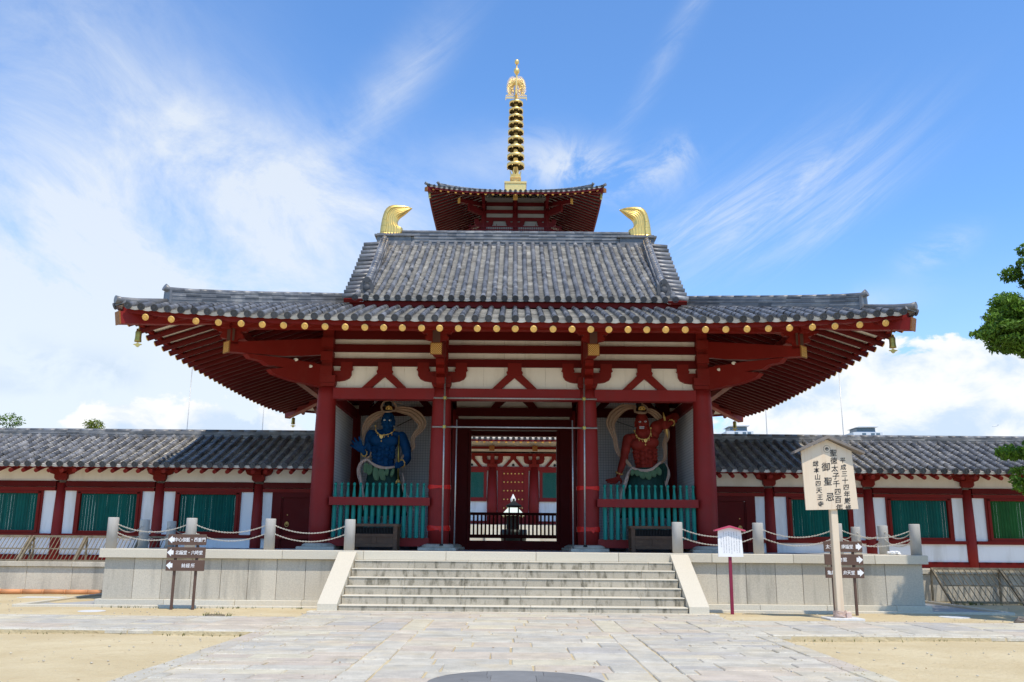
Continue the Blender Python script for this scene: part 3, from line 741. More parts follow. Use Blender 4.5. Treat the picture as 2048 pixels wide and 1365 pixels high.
for sx in (-1,1):
    for i,y in enumerate(ysd):
        d=min(y-EY0,2*EYC-EY0-y); s1=min(4.5,d); u_=upt(d); p0=(sx*(EX-.07),y,zr(.07)-.01+u_); p1=(sx*(EX-s1),y,zr(s1)+u_*(1-s1*.12))
        if i<28:
            r_=rafter_mesh(p0,p1).build('rafter',MT['redshade'],gate); gcap(p0,(sx,0,-.38)).build('gold_cap',MT['gold'],r_)
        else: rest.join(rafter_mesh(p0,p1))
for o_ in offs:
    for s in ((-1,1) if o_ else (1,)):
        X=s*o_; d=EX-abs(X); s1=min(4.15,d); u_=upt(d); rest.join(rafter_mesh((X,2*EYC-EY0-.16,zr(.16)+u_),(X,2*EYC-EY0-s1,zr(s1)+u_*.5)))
rest.build('rafters',MT['redshade'],gate,kind='stuff')
# hip beams
for sx in (-1,1):
    for sy in (0,1):
        f=lambda s:(sx*(EX-s),EY0+s if sy==0 else 2*EYC-EY0-s,zr(s)+upt(s)*(1-s*.12)-.10)
        m=M(); m.sweep([f(.10),f(.8),f(2),f(4.6)],[(-.12,-.15),(.12,-.15),(.12,.15),(-.12,.15)]); h=m.build('hip_beam',MT['redcol'],gate)
        a=Vector(f(.10)); dv=(a-Vector(f(.5))).normalized(); m=M(); m.beam(a-dv*.012,a+dv*.02,.262,.322); m.build('end_plate',MT['goldplate'],h)
# ---- roofs
mc=M();mp=M();mk=M()
def low_surf(side):
    def S(u,t):
        s=t*.935; d=(EX if side in (0,2) else LC)-abs(u); z=zlow(s)+upt(max(0,d))*max(0,1-s*.12)
        if side==0: return (u,EY0+s,z)
        if side==2: return (u,2*EYC-EY0-s,z)
        return ((EX-s)*(1 if side==1 else -1),EYC+u,z)
    return S
for sd in range(4):
    H=EX if sd in (0,2) else LC; rows=[]; n=30 if sd in (0,2) else 26; p=.325
    for i in range(-n,n+1):
        u=i*p; d=H-abs(u)
        if d<.05: continue
        lim=2.98 if (sd in (0,2) and abs(u)<4.75) else 5.4
        rows.append((u,0,max(.25,min(lim,d))/.935))
    tile_slope(mc,mp,rows,low_surf(sd),(1,0,0) if sd in (0,2) else (0,1,0),p,mk=mk)
E2=24.0
def up_surf(f):
    def S(u,t):
        s=t*.85; z=8.09+.56*s+.0115*s*s; return (u,E2+s if f>0 else 2*EYC-E2-s,z)
    return S
for f in (1,-1):
    rows=[(i*.295,0,5.55/.85) for i in range(-15,16)]
    tile_slope(mc,mp,rows,up_surf(f),(1,0,0),.295,mk=mk)
cover=mc.build('roof_tiles',MT['tile'],gate); mp.build('pan_tiles',MT['pan'],gate); mk.build('eave_end_tiles',MT['tiledark'],gate)
# verge rows (short covers lying across the gable edge)
for f in (1,-1):
    for sx in (-1,1):
        m=M()
        for i in range(14):
            s=.12+i*5.3/13; x0=4.30; x1=4.80+.40*i/13; p=np.array(up_surf(f)(0,s/.85)); 
            a=Vector((sx*x0,p[1],p[2]+.045)); b=Vector((sx*x1,p[1],p[2]-.03)); m.tube([a,a+(b-a)*.5,b],[.085,.085,.09],10,True,rn())
        m.build('verge_tiles',MT['tile'],gate)
m=M()
for f in (1,-1):   # bed under the verge tiles, barge boards and gable walls
    for sx in (-1,1):
        P=[up_surf(f)(0,t) for t in np.linspace(0,5.8/.85,10)]
        m.sweep([(sx*4.48,p[1],p[2]-.10) for p in P],[(-.26,-.05),(.26,-.05),(.26,.05),(-.26,.05)],None,False,True,(1,0,0))
m.build('verge_board',MT['reddark'],gate)
for sx in (-1,1):
    P=[(p[1],p[2]-.12) for p in [up_surf(1)(0,t) for t in np.linspace(0,5.8/.85,8)]]+[(p[1],p[2]-.12) for p in [up_surf(-1)(0,t) for t in np.linspace(5.8/.85,0,8)]]
    m=M(); m.prism(P+[(35.2,8.15),(24.4,8.15)],lambda a,b,s,sx=sx:(sx*(4.2 if s else 4.3),a,b),1); m.build('gable_wall',MT['cream'],gate)
m=M()
for yy in (24.18,2*EYC-24.18): m.box(-4.6,4.6,yy-.06,yy+.06,7.86,8.02)
m.box(-4.3,4.3,24.25,2*EYC-24.25,7.55,8.01)
m.build('upper_eave_board',MT['reddark'],gate)
# roof ridges
m=M()
zt=up_surf(1)(0,5.55/.85)[2]
ridge(m,[(-3.93,EYC,zt-.05),(3.93,EYC,zt-.05)],.52,.52,9,.10)
m.box(-4.9,4.9,EYC-.36,EYC+.36,zt-.16,zt-.04)
for sx in (-1,1): m.box(sx*3.6,sx*4.78,EYC-.29,EYC+.29,zt-.1,11.91); m.box(sx*3.5,sx*4.86,EYC-.36,EYC+.36,11.80,11.86)
m.build('main_ridge',MT['tile'],gate)
for f in (1,-1):
    for sx in (-1,1):
        m=M(); P=[]
        for t in np.linspace(.55/.85,5.45/.85,8):
            p=up_surf(f)(0,t); P.append((sx*(4.16+.34*(t*.85)/5.5),p[1],p[2]+.02))
        ridge(m,P,.30,.20,3,.095); m.build('descending_ridge',MT['tile'],gate)
        m=M(); p=Vector(P[0]); yb=-f
        m.prism([(-.17,0),(.17,0),(.20,.22),(.12,.40),(0,.47),(-.12,.40),(-.20,.22)],lambda a,b,s:(p.x+a,p.y+yb*(.02 if s else .10),p.z+b-.1),1)
        m.tube([(p.x,p.y-yb*.1,p.z+.34),(p.x,p.y+yb*.16,p.z+.30)],.085,12); m.ell((p.x,p.y+yb*.10,p.z+.08),(.10,.06,.11),10,6)
        m.build('ridge_end_tile',MT['tiledark'],gate)
for sy in (0,1):
    for sx in (-1,1):
        def hp(s): return (sx*(EX-s),EY0+s if sy==0 else 2*EYC-EY0-s,zlow(s)+upt(s)*max(0,1-s*.12)+.05)
        m=M(); ridge(m,[(lambda P,s:(P[0],P[1],P[2]+.06*max(0,1-(s-.95)/2.2)**1.6))(hp(s),s) for s in np.linspace(.95,5.3,16)],.30,.26,5,.085)
        m.sweep([(lambda P,s:(P[0],P[1],P[2]+.06*max(0,1-(s-.95)/2.2)**1.6))(hp(s),s) for s in np.linspace(.95,5.3,16)],[(-.14,-.26),(.14,-.26),(.14,.01),(-.14,.01)])
        a=Vector(hp(.95)); b=Vector(hp(1.5)); d=(a-b).normalized(); e0=a+Vector((0,0,.26))
        m.tube([b+Vector((0,0,.29)),a+Vector((0,0,.335)),a+d*.14+Vector((0,0,.42))],[.08,.085,.10],12)
        lt=d.cross(Vector((0,0,1))).normalized()
        m.prism([(-.19,-.08),(.19,-.08),(.17,.33),(-.17,.33)],lambda q,z,s:tuple(a+lt*q+d*(.06 if s else 0)+Vector((0,0,z))),1)
        m.tube([Vector(hp(.95))+Vector((0,0,.03)),Vector(hp(.4))+Vector((0,0,.03)),Vector(hp(.12))+Vector((0,0,.05)),Vector(hp(.02))+Vector((0,0,.075))],[.08,.08,.085,.10],12)
        m.build('hip_ridge',MT['tile'],gate)
# golden ridge-end ornaments
SH=[(245,1050),(250,950),(262,820),(290,640),(312,530),(345,420),(372,365),(415,310),(470,265),(525,243),(590,230),(720,225),(860,235),(940,248),(1000,262),(1090,300),(1010,370),(930,440),(860,500),(830,520),(800,537),(770,565),(745,600),(722,660),(716,700),(722,750),(735,790),(760,818),(800,838),(860,850),(850,1065)]
def orn(sx):
    root=thing('ridge_ornament','golden curved ridge-end ornament at the '+('left' if sx<0 else 'right')+' end of the gate roof ridge','roof ornament',(sx*4.2,EYC,11.95),'golden ridge ornaments')
    K=.00131; KZ=.00137; x0=-4.74; z0=11.90
    fx=lambda q:-sx*(x0+(q-245)*K); fz=lambda w:z0+(1050-w)*KZ
    O_=[(245,1052),(248,980),(254,900),(263,810),(276,715),(293,620),(318,510),(350,410),(400,325),(470,265),(560,234),(660,225),(770,228),(880,240),(990,264),(1050,284),(1092,300)]
    I_=[(852,1066),(855,1000),(858,930),(860,852),(800,836),(757,808),(730,765),(717,712),(720,655),(742,604),(780,556),(822,522),(868,492),(930,440),(1000,378),(1050,336),(1094,304)]
    tk=[.24,.24,.24,.24,.24,.24,.235,.23,.225,.22,.21,.19,.165,.135,.10,.06,.012]
    nq=29; ring=[]
    for k in range(len(O_)):
        row=[]
        for sd in (-1,1):
            qs=range(nq) if sd<0 else range(nq-2,0,-1)
            for a in qs:
                q=a/(nq-1); w=(1-abs(2*q-1)**5)**.5 if 0<a<nq-1 else 0
                fl=0 if q<.30 else -.030+.020*math.cos((q-.30)/.70*2*math.pi*5.5)
                t=tk[k]*w*(1+fl*3.2*min(1,tk[k]/.2))
                row.append((fx(O_[k][0]+(I_[k][0]-O_[k][0])*q),EYC+sd*t,fz(O_[k][1]+(I_[k][1]-O_[k][1])*q)))
        ring.append(row)
    n=len(ring[0]); V=[p for r_ in ring for p in r_]
    F=[(k*n+i,k*n+(i+1)%n,(k+1)*n+(i+1)%n,(k+1)*n+i) for k in range(len(ring)-1) for i in range(n)]+[tuple(range(n)),tuple(reversed(range((len(ring)-1)*n,len(ring)*n)))]
    m=M(); m.addf(V,F,.5,True); m.build('body',MT['goldsm'],root)
    m=M()       # seam lines across the smooth outer band
    for k in (1,3,5,7,9,11,13):
        for sd in (-1,1):
            P=[]
            for q in (0.02,.1,.2,.3):
                w=(1-abs(2*q-1)**5)**.5; P.append((fx(O_[k][0]+(I_[k][0]-O_[k][0])*q),EYC+sd*(tk[k]*w+.002),fz(O_[k][1]+(I_[k][1]-O_[k][1])*q)))
            m.tube(P,.005,5)
    for sd in (-1,1):
        m.tube([(fx(O_[k][0]+(I_[k][0]-O_[k][0])*.30),EYC+sd*(tk[k]*.99),fz(O_[k][1]+(I_[k][1]-O_[k][1])*.30)) for k in range(len(O_)-2)],.009,5)
    m.build('seam_line',MT['brass'],root)
orn(-1); orn(1)
# wind bells
def bell(loc,label,sc=.74):
    t=thing('wind_bell',label,'wind bell',loc,'wind bells under the gate eaves'); x,y,z=loc
    m=M(); m.lathe([(a*sc,b*sc) for a,b in [(.02,.0),(.085,-.01),(.105,-.06),(.100,-.16),(.102,-.26),(.115,-.36),(.112,-.38),(.09,-.38)]],(x,y,z),16); m.tube([(x,y,z),(x,y,z+.16)],.012,6); m.build('bell',MT['brass'],t)
    m=M(); m.tube([(x,y,z-.37*sc),(x,y,z-.45*sc)],.008,5)
    for k in range(4):
        a=math.pi/4+k*math.pi/2; 
    P=[(0,-.40),(.05,-.44),(.13,-.455),(.15,-.48),(.08,-.50),(.04,-.55),(0,-.57),(-.04,-.55),(-.08,-.50),(-.15,-.48),(-.13,-.455),(-.05,-.44)]
    m.prism(P,lambda a,b,s:(x+a*sc,y+(.008 if s else -.008),z+b*sc),1); m.build('wind_plate',MT['goldsm'],t)
    return t
bell((-9.33,21.72,6.56),'brass wind bell with pierced plate under the left front eave corner of the gate')
bell((9.33,21.72,6.56),'brass wind bell with pierced plate under the right front eave corner of the gate')
bell((-9.33,2*EYC-21.72,6.60),'small-looking wind bell under the far left back corner of the gate eaves')
bell((9.33,2*EYC-21.72,6.60),'small-looking wind bell under the far right back corner of the gate eaves')
# ================================================================== picket screens
def picket(sx,lab):
    root=thing('picket_screen',lab,'picket fence',(sx*3.7,25.2,1.6),'green picket screens in front of the statues')
    m=M(); m.box(sx*2.30,sx*5.07,25.06,25.16,2.48,2.70); m.build('rail',MT['redcol'],root)
    base=None
    for i in range(15):
        x=(-4.94+i*.1748) if sx<0 else (2.52+i*.1748); m=M(); z=1.61
        m.lathe([(.056,0),(.056,1.02),(.052,1.1),(.028,1.36),(.027,1.39),(.040,1.40),(.030,1.412)],(x,25.24,z),8,smooth=False,rot=math.pi/8,tint=R(.2,.8)); m.ell((x,25.24,z+1.45),(.045,.045,.048),10,7)
        m.build('picket',MT['teal'],root)
picket(-1,'green picket screen with red rail in front of the blue statue'); picket(1,'green picket screen with red rail in front of the red statue')
# offertory boxes
def obox(x0,x1,lab):
    y0,y1,z0,z1=24.35,24.95,PT,1.97; root=thing('offertory_box',lab,'wooden box',((x0+x1)/2,24.6,PT),'dark wooden offertory boxes')
    m=M(); m.box(x0,x1,y0,y1,z0+.10,z1-.28); m.build('body',MT['woodbrown'],root)
    for x in (x0+.05,x1-.05):
        for y in (y0+.04,y1-.04):
            m=M(); m.bbox(x-.055,x+.055,y-.055,y+.055,z0,z1-.04,.006); m.build('corner_post',MT['woodbrown'],root)
    m=M(); m.bbox(x0-.04,x1+.04,y0-.04,y0+.08,z1-.07,z1,.008); m.bbox(x0-.04,x1+.04,y1-.08,y1+.04,z1-.07,z1,.008); m.bbox(x0-.04,x0+.08,y0+.085,y1-.085,z1-.07,z1,.008); m.bbox(x1-.08,x1+.04,y0+.085,y1-.085,z1-.07,z1,.008); m.build('top_frame',MT['woodbrown'],root)
    m=M()
    for i in range(26): x=x0+.1+i*(x1-x0-.2)/25; m.box(x-.008,x+.008,y0+.05,y1-.05,z1-.28,z1-.09)
    m.build('slats',MT['black'],root)
    m=M(); m.bbox(x0+.1,x1-.1,y0-.025,y0-.001,z0+.34,z0+.42,.005); m.bbox(x0+.1,x1-.1,y0-.025,y0-.001,z0+.08,z0+.16,.005); m.bbox((x0+x1)/2-.06,(x0+x1)/2+.06,y0-.022,y0-.001,z0+.165,z0+.335,.004); m.build('front_batten',MT['woodbrown'],root)
obox(-4.28,-3.08,'dark wooden offertory box before the blue statue, behind a bollard'); obox(3.12,4.34,'dark wooden offertory box before the red statue, behind a bollard')
# scaffold pipes on the centre bay
sf=thing('scaffold_frame','thin grey scaffold pipes clamped across the centre bay of the gate','scaffold',(0,24.9,PT))
Y=24.9
for A,nm in ((((-2.26,Y,5.44),(2.30,Y,5.44)),'cross_pipe'),(((-2.28,Y,4.63),(2.33,Y,4.63)),'cross_pipe'),(((-1.92,Y-.05,PT+.16),(-1.95,Y-.05,6.02)),'upright_pipe'),(((1.93,Y-.05,PT+.14),(1.95,Y-.05,6.04)),'upright_pipe'),(((-1.60,Y+.06,PT),(-1.60,Y+.06,4.85)),'inner_pipe'),(((1.62,Y+.06,PT),(1.62,Y+.06,4.85)),'inner_pipe')):
    m=M(); m.tube(A,.024 if nm!='inner_pipe' else .020,10); m.build(nm,MT['steel'],sf)
for x in (-1.94,1.94):
    for z in (4.63,5.44): m=M(); m.bbox(x-.045,x+.045,Y-.08,Y+.03,z-.045,z+.045,.01); m.build('clamp',MT['brass'],sf)
    m=M(); m.bbox(x-.05,x+.05,Y-.10,Y,PT+.12,PT+.17,.01); m.build('foot_plate',MT['black'],sf)
for x,l in ((-2.07,'left'),(2.07,'right')):
    for z,h,l2 in ((3.00,.10,'upper'),(1.88,.13,'lower')):
        m=M(); n=40; V=[]
        for q,zz in enumerate((-.5,-.17,.17,.5)):
            for j in range(n):
                a=2*math.pi*j/n; rr=.318+.010*math.sin(a*7+q*1.9)+.007*rn(); V.append((x+rr*math.cos(a),25.4+rr*math.sin(a),z+zz*h+.012*math.sin(a*3+q)))
        m.addf(V,[(q*n+j,q*n+(j+1)%n,(q+1)*n+(j+1)%n,(q+1)*n+j) for q in range(3) for j in range(n)],smooth=True)
        if l2=='lower': m.prism([(0,0),(.12,-.06),(.10,-.13),(.05,-.09),(-.02,-.04)],lambda a,b,s:(x+.02+a*(1 if l=='right' else .6),25.07-(.004 if s else 0)-abs(a)*.03,z+b+.02),1)
        m.solo('tape_band',MT['tape'],f'{l2} shiny red plastic tape wrapped round the {l} centre column','tape',(x,25.4,z),'red tape bands on the centre columns')
# ================================================================== roofed corridors
YF,YR,YB=28.0,29.8,31.6; CF=.88
def corridor(sx):
    side='left' if sx<0 else 'right'
    root=thing('roofed_corridor',f'long red and white tiled corridor with green barred windows, {side} of the gate','corridor',(sx*12,YF,CF))
    if sx<0: X0,X1=-25.6,-5.62
    else: X0,X1=5.62,25.6
    cols=[sx*(7.83+3.03*k) for k in range(6)]
    wg=MT['green']
    S=lambda a,b:(min(sx*a,sx*b),max(sx*a,sx*b))
    pr=[(.165,0),(.172,.7),(.165,1.4),(.145,2.32)]
    for x in cols:
        for y in (YF,YB):
            m=M(); m.lathe(pr,(x,y,CF),16); m.build('column',MT['redcol'],root)
        m=M(); m.box(x-.19,x+.19,YF-.19,YF+.19,3.33,3.47); m.prism([(-.19,3.33),(.19,3.33),(.14,3.27),(-.14,3.27)],lambda a,b,s:(x+a,YF+(-.17 if s else .17),b),1)
        m.prism([(-.42,3.64),(.42,3.64),(.42,3.60),(.36,3.49),(.22,3.44),(-.22,3.44),(-.36,3.49),(-.42,3.60)],lambda a,b,s:(x+a,YF+(-.13 if s else .13),b),1)
        m.box(x-.10,x+.10,YF-.3,YB+.1,3.47,3.62); m.build('bracket',MT['red'],root)
        m=M(); m.box(x-.07,x+.07,YF,YB,3.62,3.80); m.build('tie_beam',MT['reddark'],root)
    bays=[(5.62,7.83)]+[(7.83+3.03*k,10.86+3.03*k) for k in range(5)]
    zs=lambda:0
    for bi,(a,b) in enumerate(bays):
        xa,xb=S(a,b); c=.15
        il=xa+c if not(bi==0 and sx>0) else xa; ir=xb-c if not(bi==0 and sx<0) else xb
        m=M(); m.box(il,ir,YF-.10,YF+.10,3.08,3.25); m.build('head_beam',MT['reddark'],root)
        m=M(); m.box(il,ir,YF-.12,YF+.12,2.955,3.06); m.build('transom',MT['red'],root)
        m=M(); m.box(il,ir,YF-.04,YF+.04,3.25,3.95); m.build('upper_panel',MT['cream'],root)
        m=M(); m.box(il,ir,YF-.13,YF+.13,1.57,1.67); m.build('window_sill_beam',MT['red'],root)
        if bi==0:
            # door bay beside the gate
            d0,d1=S(5.9,7.12)
            m=M(); px0,px1=S(7.38,7.69); m.box(px0,px1,YF-.03,YF+.03,1.0,2.955); m.build('wall_panel',MT['plaster'],root)
            m=M(); f0,f1=S(5.64,7.38); m.box(f0,f1,YF-.09,YF+.05,2.80,2.955); q0,q1=S(7.10,7.38); m.box(q0,q1,YF-.09,YF+.05,1.0,2.80); q0,q1=S(7.06,7.12); m.box(q0,q1,YF-.06,YF+.0,1.2,2.79)
            m.box(f0,f1,YF-.09,YF+.05,.98,1.15); m.build('door_frame',MT['reddark'],root)
            m=M(); d0,d1=S(5.66,7.06); m.box(d0,d1,YF-.03,YF+.03,1.15,2.80); dr=m.build('door',MT['reddark'],root)
            m=M(); hx=sx*6.90; m.lathe([(.001,-.0),(.05,.0),(.05,.01),(.001,.03)],(0,0,0),14)
            m.v=[(hx+p[0],YF-.03-p[2],2.03+p[1]) for p in m.v]
            m.tube([(hx+.055*math.cos(t),YF-.055,2.0+.07*math.sin(t)) for t in np.linspace(0,2*math.pi,15)[:-1]],.009,6,False,closed=True); m.ell((hx,YF-.03,2.28),(.018,.012,.018),8,5)
            m.build('handle',MT['gold'],dr)
            continue
        # low white wall, side panels, framed window
        m=M(); m.box(il,ir,YF-.05,YF+.05,1.05,1.57); m.build('low_wall',MT['plaster'],root)
        m=M(); m.box(il,ir,YF-.09,YF+.09,CF,1.05); m.build('ground_sill',MT['reddark'],root)
        w0,w1=xa+.65,xb-.65
        m=M(); m.box(il,w0-.14,YF-.04,YF+.04,1.67,2.955); m.build('wall_panel',MT['plaster'],root)
        m=M(); m.box(w1+.14,ir,YF-.04,YF+.04,1.67,2.955); m.build('wall_panel',MT['plaster'],root)
        fr=M(); fr.box(w0-.14,w0,YF-.10,YF+.08,1.67,2.955); fr.box(w1,w1+.14,YF-.10,YF+.08,1.67,2.955); fr.box(w0,w1,YF-.10,YF+.08,2.87,2.955); fr.box(w0,w1,YF-.10,YF+.08,1.67,1.76)
        fr.box(w0-.08,w0-.0,YF-.13,YF-.10,1.70,2.92); fr.box(w1,w1+.08,YF-.13,YF-.10,1.70,2.92); fr.box(w0-.08,w1+.08,YF-.13,YF-.101,2.88,2.93)
        w=fr.build('window',MT['red'],root)
        sl=M(); n=int(round((w1-w0)/.091))
        for i in range(n+1):
            x=w0+.02+i*(w1-w0-.04)/n; h=R(.0425,.0462)
            sl.addf([(x-h,YF,1.76),(x,YF-h,1.76),(x+h,YF,1.76),(x,YF+h,1.76),(x-h,YF,2.87),(x,YF-h,2.87),(x+h,YF,2.87),(x,YF+h,2.87)],[(0,1,5,4),(1,2,6,5),(2,3,7,6),(3,0,4,7)],rn())
        sl.build('bars',MT['green'] if not(sx>0 and bi>=3) else MT['greencast'],w)
    # back side: open arcade with a head beam
    m=M(); m.box(X0,X1,YB-.1,YB+.1,3.0,3.25); m.build('back_beam',MT['reddark'],root)
    m=M(); m.box(X0,X1,YB-.03,YB+.03,3.25,3.95); m.build('upper_panel',MT['cream'],root)
    # roof
    cz=lambda s:3.68+.36*s+.012*s*s
    def surf(f):
        def Sx(u,t): s=t*.92; return (u,(26.8+s if f>0 else 2*YR-26.8-s),cz(s))
        return Sx
    mc=M();mp=M();mk=M(); n=int((X1-X0)/.317)
    for f in (1,-1):
        rows=[(X0+.12+i*.317,0,2.92/.92) for i in range(n+1) if X0+.12+i*.317<X1-.05]
        tile_slope(mc,mp,rows,surf(f),(1,0,0),.317,r=.078,mk=mk if f>0 else None,cap=f>0)
    mc.build('roof_tiles',MT['tile'],root); mp.build('pan_tiles',MT['pan'],root); mk.build('eave_end_tiles',MT['tiledark'],root)
    m=M(); ridge(m,[(X0,YR,cz(2.9)-.03),(X1,YR,cz(2.9)-.03)],.34,.22,4,.085,seg=.42); m.build('ridge',MT['tile'],root)
    m=M()
    for f in (1,-1):
        y0=27.0 if f>0 else 2*YR-27.0
        m.prism([(y0,3.66),(YR,4.72),(YR,4.66),(y0,3.62)],lambda a,b,s:(X1 if s else X0,a,b),1)
    m.build('roof_board',MT['cream'],root)
    m=M(); m.box(X0,X1,26.92,27.0,3.575,3.70); m.build('eave_board',MT['red'],root)
    k=int((X1-X0)/.378)
    for i in range(k+1):
        x=X0+.1+i*.378
        if x>X1-.06: break
        m=M(); m.tube([(x,26.85,3.485),(x,28.3,3.985)],.062,12); m.build('rafter',MT['red'],root)
    # base
    m=M(); j=joints(X0,X1,1.2)
    for a,b in zip(j,j[1:]): m.bbox(a+.003,b-.003,26.20,26.75,CF-.13,CF,.01,rn())
    m.build('base_coping',MT['granite'],root)
    m=M()
    for a,b in zip(j,j[1:]): m.bbox(a+.003,b-.003,26.28,26.5,0,CF-.135,.01,rn())
    m.box(X0,X1,26.5,33.4,-.05,CF-.02); m.build('base_wall',MT['granite'],root)
corridor(-1); corridor(1)
# ================================================================== pagoda behind
PY=66.2
pag=thing('five_storey_pagoda','tall dark red five-storey pagoda behind the gate, top storey above the ridge','pagoda',(0,PY,0))
def eave_roof(half,wall,ze,first,caps,side_r,slope=.40,body=3.0,last=False):
    L_=half; up_=lambda d:.42*max(0,1-d/L_)**3
    zz=lambda s:ze+(.38*s+.012*s*s if not last else .33*s+.003*s*s); zr_=lambda s:ze-.22+slope*(s-.1)
    lim=half-body if not last else half-.5
    def surf(sd):
        def S(u,t):
            s=t*.93; z=zz(s)+up_(half-abs(u))*max(0,1-s*.15)
            return [(u,PY-half+s,z),(half-s,PY+u,z),(u,PY+half-s,z),(-half+s,PY+u,z)][sd]
        return S
    mc=M();mp=M();mk=M(); p=.36; n=int(half/p)
    for sd in range(4):
        rows=[(i*p,0,max(.25,min(lim,half-abs(i*p)))/.93) for i in range(-n,n+1) if half-abs(i*p)>.05]
        tile_slope(mc,mp,rows,surf(sd),(1,0,0) if sd in(0,2) else (0,1,0),p,r=.085,seg=.5,pseg=.45,mk=mk if sd==0 else None,cap=sd==0,n=5,pn=2)
    r_=mc.build('roof_tiles',MT['tile'],pag); mp.build('pan_tiles',MT['pan'],pag); mk.build('eave_end_tiles',MT['tiledark'],pag)
    m=M()
    for sd in range(4):
        P=[]
        for i in range(33):
            q=-1+2*i/32; A=q*(half-.1); z=ze-.09+up_(half-abs(A)); P.append([(A,PY-half+.1,z),(half-.1,PY+A,z),(A,PY+half-.1,z),(-half+.1,PY+A,z)][sd])
        m.sweep(P,[(-.06,-.10),(.06,-.10),(.06,.05),(-.06,.05)])
    m.build('eave_board',MT['redpag'],pag)
    m=M(); mm=M()
    for sx in (-1,1):
        for sy in (-1,1):
            hp=lambda s:(sx*(half-s),PY+sy*(half-s),zz(s)+up_(s)*max(0,1-s*.15)+.04)
            ridge(mm,[hp(s) for s in np.linspace(.8,lim,8)],.32,.25,4,.09); a=Vector(hp(.8)); d=(a-Vector(hp(1.4))).normalized()
            mm.tube([a+Vector((0,0,.22)),a+d*.15+Vector((0,0,.40))],[.09,.11],8); mm.tube([a,Vector(hp(.1)),Vector(hp(-.1))+Vector((0,0,.05))],[.08,.09,.11],8)
            f=lambda s:(sx*(half-s),PY+sy*(half-s),zr_(s)+up_(s)-.08)
            m.sweep([f(.02),f(half-wall)],[(-.13,-.14),(.13,-.14),(.13,.14),(-.13,.14)])
    mm.build('hip_ridge',MT['tile'],pag); m.build('hip_beam',MT['redpag'],pag)
    m=M()
    for sx in (-1,1):
        a=Vector((sx*(half-.0),PY-half+.0,zr_(0)+up_(0)-.08)); m.beam(a,a+Vector((sx*.05,-.05,0)),.28,.30)
    m.build('end_plate',MT['goldplate'],pag)
    m=M()   # soffit
    for sd in range(4):
        n=16; V=[]
        for s in (.1,half-wall):
            for i in range(n+1):
                q=-1+2*i/n; A=q*(half-s); z=zr_(s)+.10+up_(half-abs(A))*(1 if s<.5 else 0); V.append([(A,PY-half+s,z),(half-s,PY+A,z),(A,PY+half-s,z),(-half+s,PY+A,z)][sd])
        m.addf(V,[(i,i+1,n+2+i,n+1+i) for i in range(n)])
    m.build('soffit_board',MT['soffshade'],pag)
    rest=M(); pitch=.53 if last else .468; k=int((half-.35)/pitch)
    for i in range(-k,k+1):
        X=i*pitch; d=half-abs(X); s1=min(half-wall+.1,d); p0=(X,PY-half+.16,zr_(.16)+up_(d)); p1=(X,PY-half+s1,zr_(s1)+up_(d)*.4)
        m=M(); m.tube([p0,p1],.075,8)
        if caps and (last or abs(X)<3.2):
            o=m.build('rafter',MT['redpag'],pag); gcap(p0,(0,-1,-.38)).build('gold_cap',MT['gold'],o)
        else: rest.join(m)
        for sx in (-1,1):
            q=M(); q.tube([(sx*(half-.16),PY+X,zr_(.16)+up_(d)),(sx*(half-s1),PY+X,zr_(s1)+up_(d)*.4)],.075,6)
            if side_r and X<2: q.build('rafter',MT['redpag'],pag)
            else: rest.join(q)
    rest.build('rafters',MT['redpag'],pag,kind='stuff')
def storey(half,z0,z1,bays,first=False):
    xs=[-half+2*half*i/bays for i in range(bays+1)]
    m=M(); m.box(-half+.05,half-.05,PY-half+.05,PY+half-.05,z0,z1); m.build('core_wall',MT['cream'] if not first else MT['plaster'],pag)
    for sd,(cx,sy) in enumerate(((0,-1),)):
        y=PY-half
        for x in xs:
            m=M(); m.lathe([(.27,0),(.28,(z1-z0)*.4),(.23,z1-z0-1.2)],(x,y,z0),14); m.build('column',MT['redpag'],pag)
            m=M(); m.box(x-.12,x+.12,y-.95,y-.1,z1-.95,z1-.7); m.box(x-.13,x+.13,y-.6,y-.1,z1-1.25,z1-.95)
            for s2 in (-1,1): cloudarm(m,x,y,s2,z1-1.05)
            m.box(x-.3,x+.3,y-.22,y+.1,z1-1.38,z1-1.2)
            m.build('bracket',MT['redpag'],pag); m2=M(); m2.box(x-.16,x+.16,y-2.52,y-2.48,z1-.50,z1-.14); m3=M(); m3.beam((x,y,z1-.1),(x,y-2.5,z1-.32),.24,.26); m3.build('tail_beam',MT['redpag'],pag); m2.build('end_plate',MT['goldplate'],pag)
    return xs
Zf=[8.03,12.55,17.07,21.45,25.85]; HF=[8.7,8.1,7.5,6.9,6.3]; HW=[4.25,3.8,3.35,2.85,2.35]
for i in range(5):
    eave_roof(HF[i],HW[i],Zf[i],i==0,i in(0,4),i==4,body=(HW[i+1] if i<4 else .5),last=(i==4))
# ground storey front
y=PY-4.25
m=M(); m.box(-4.2,4.2,PY-4.2,PY+4.2,2.6,8.6); m.build('core_wall',MT['plaster'],pag)
for x in (-4.25,-1.42,1.42,4.25):
    m=M(); m.lathe([(.34,0),(.35,1.5),(.28,3.9)],(x,y,2.68),18); m.build('column',MT['redcol'],pag)
    m=M(); m.box(x-.36,x+.36,y-.3,y+.1,6.55,6.78)
    for s2 in (-1,1): cloudarm(m,x,y,s2,7.02)
    m.box(x-.14,x+.14,y-.55,y,6.78,7.45); m.box(x-.12,x+.12,y-1.2,y,7.1,7.36); m.build('bracket',MT['red'],pag)
    m=M(); m.beam((x,y,7.9),(x,y-2.45,7.62),.24,.28); m.build('tail_beam',MT['red'],pag)
    m=M(); m.box(x-.17,x+.17,y-2.50,y-2.46,7.42,7.78); m.build('end_plate',MT['goldplate'],pag)
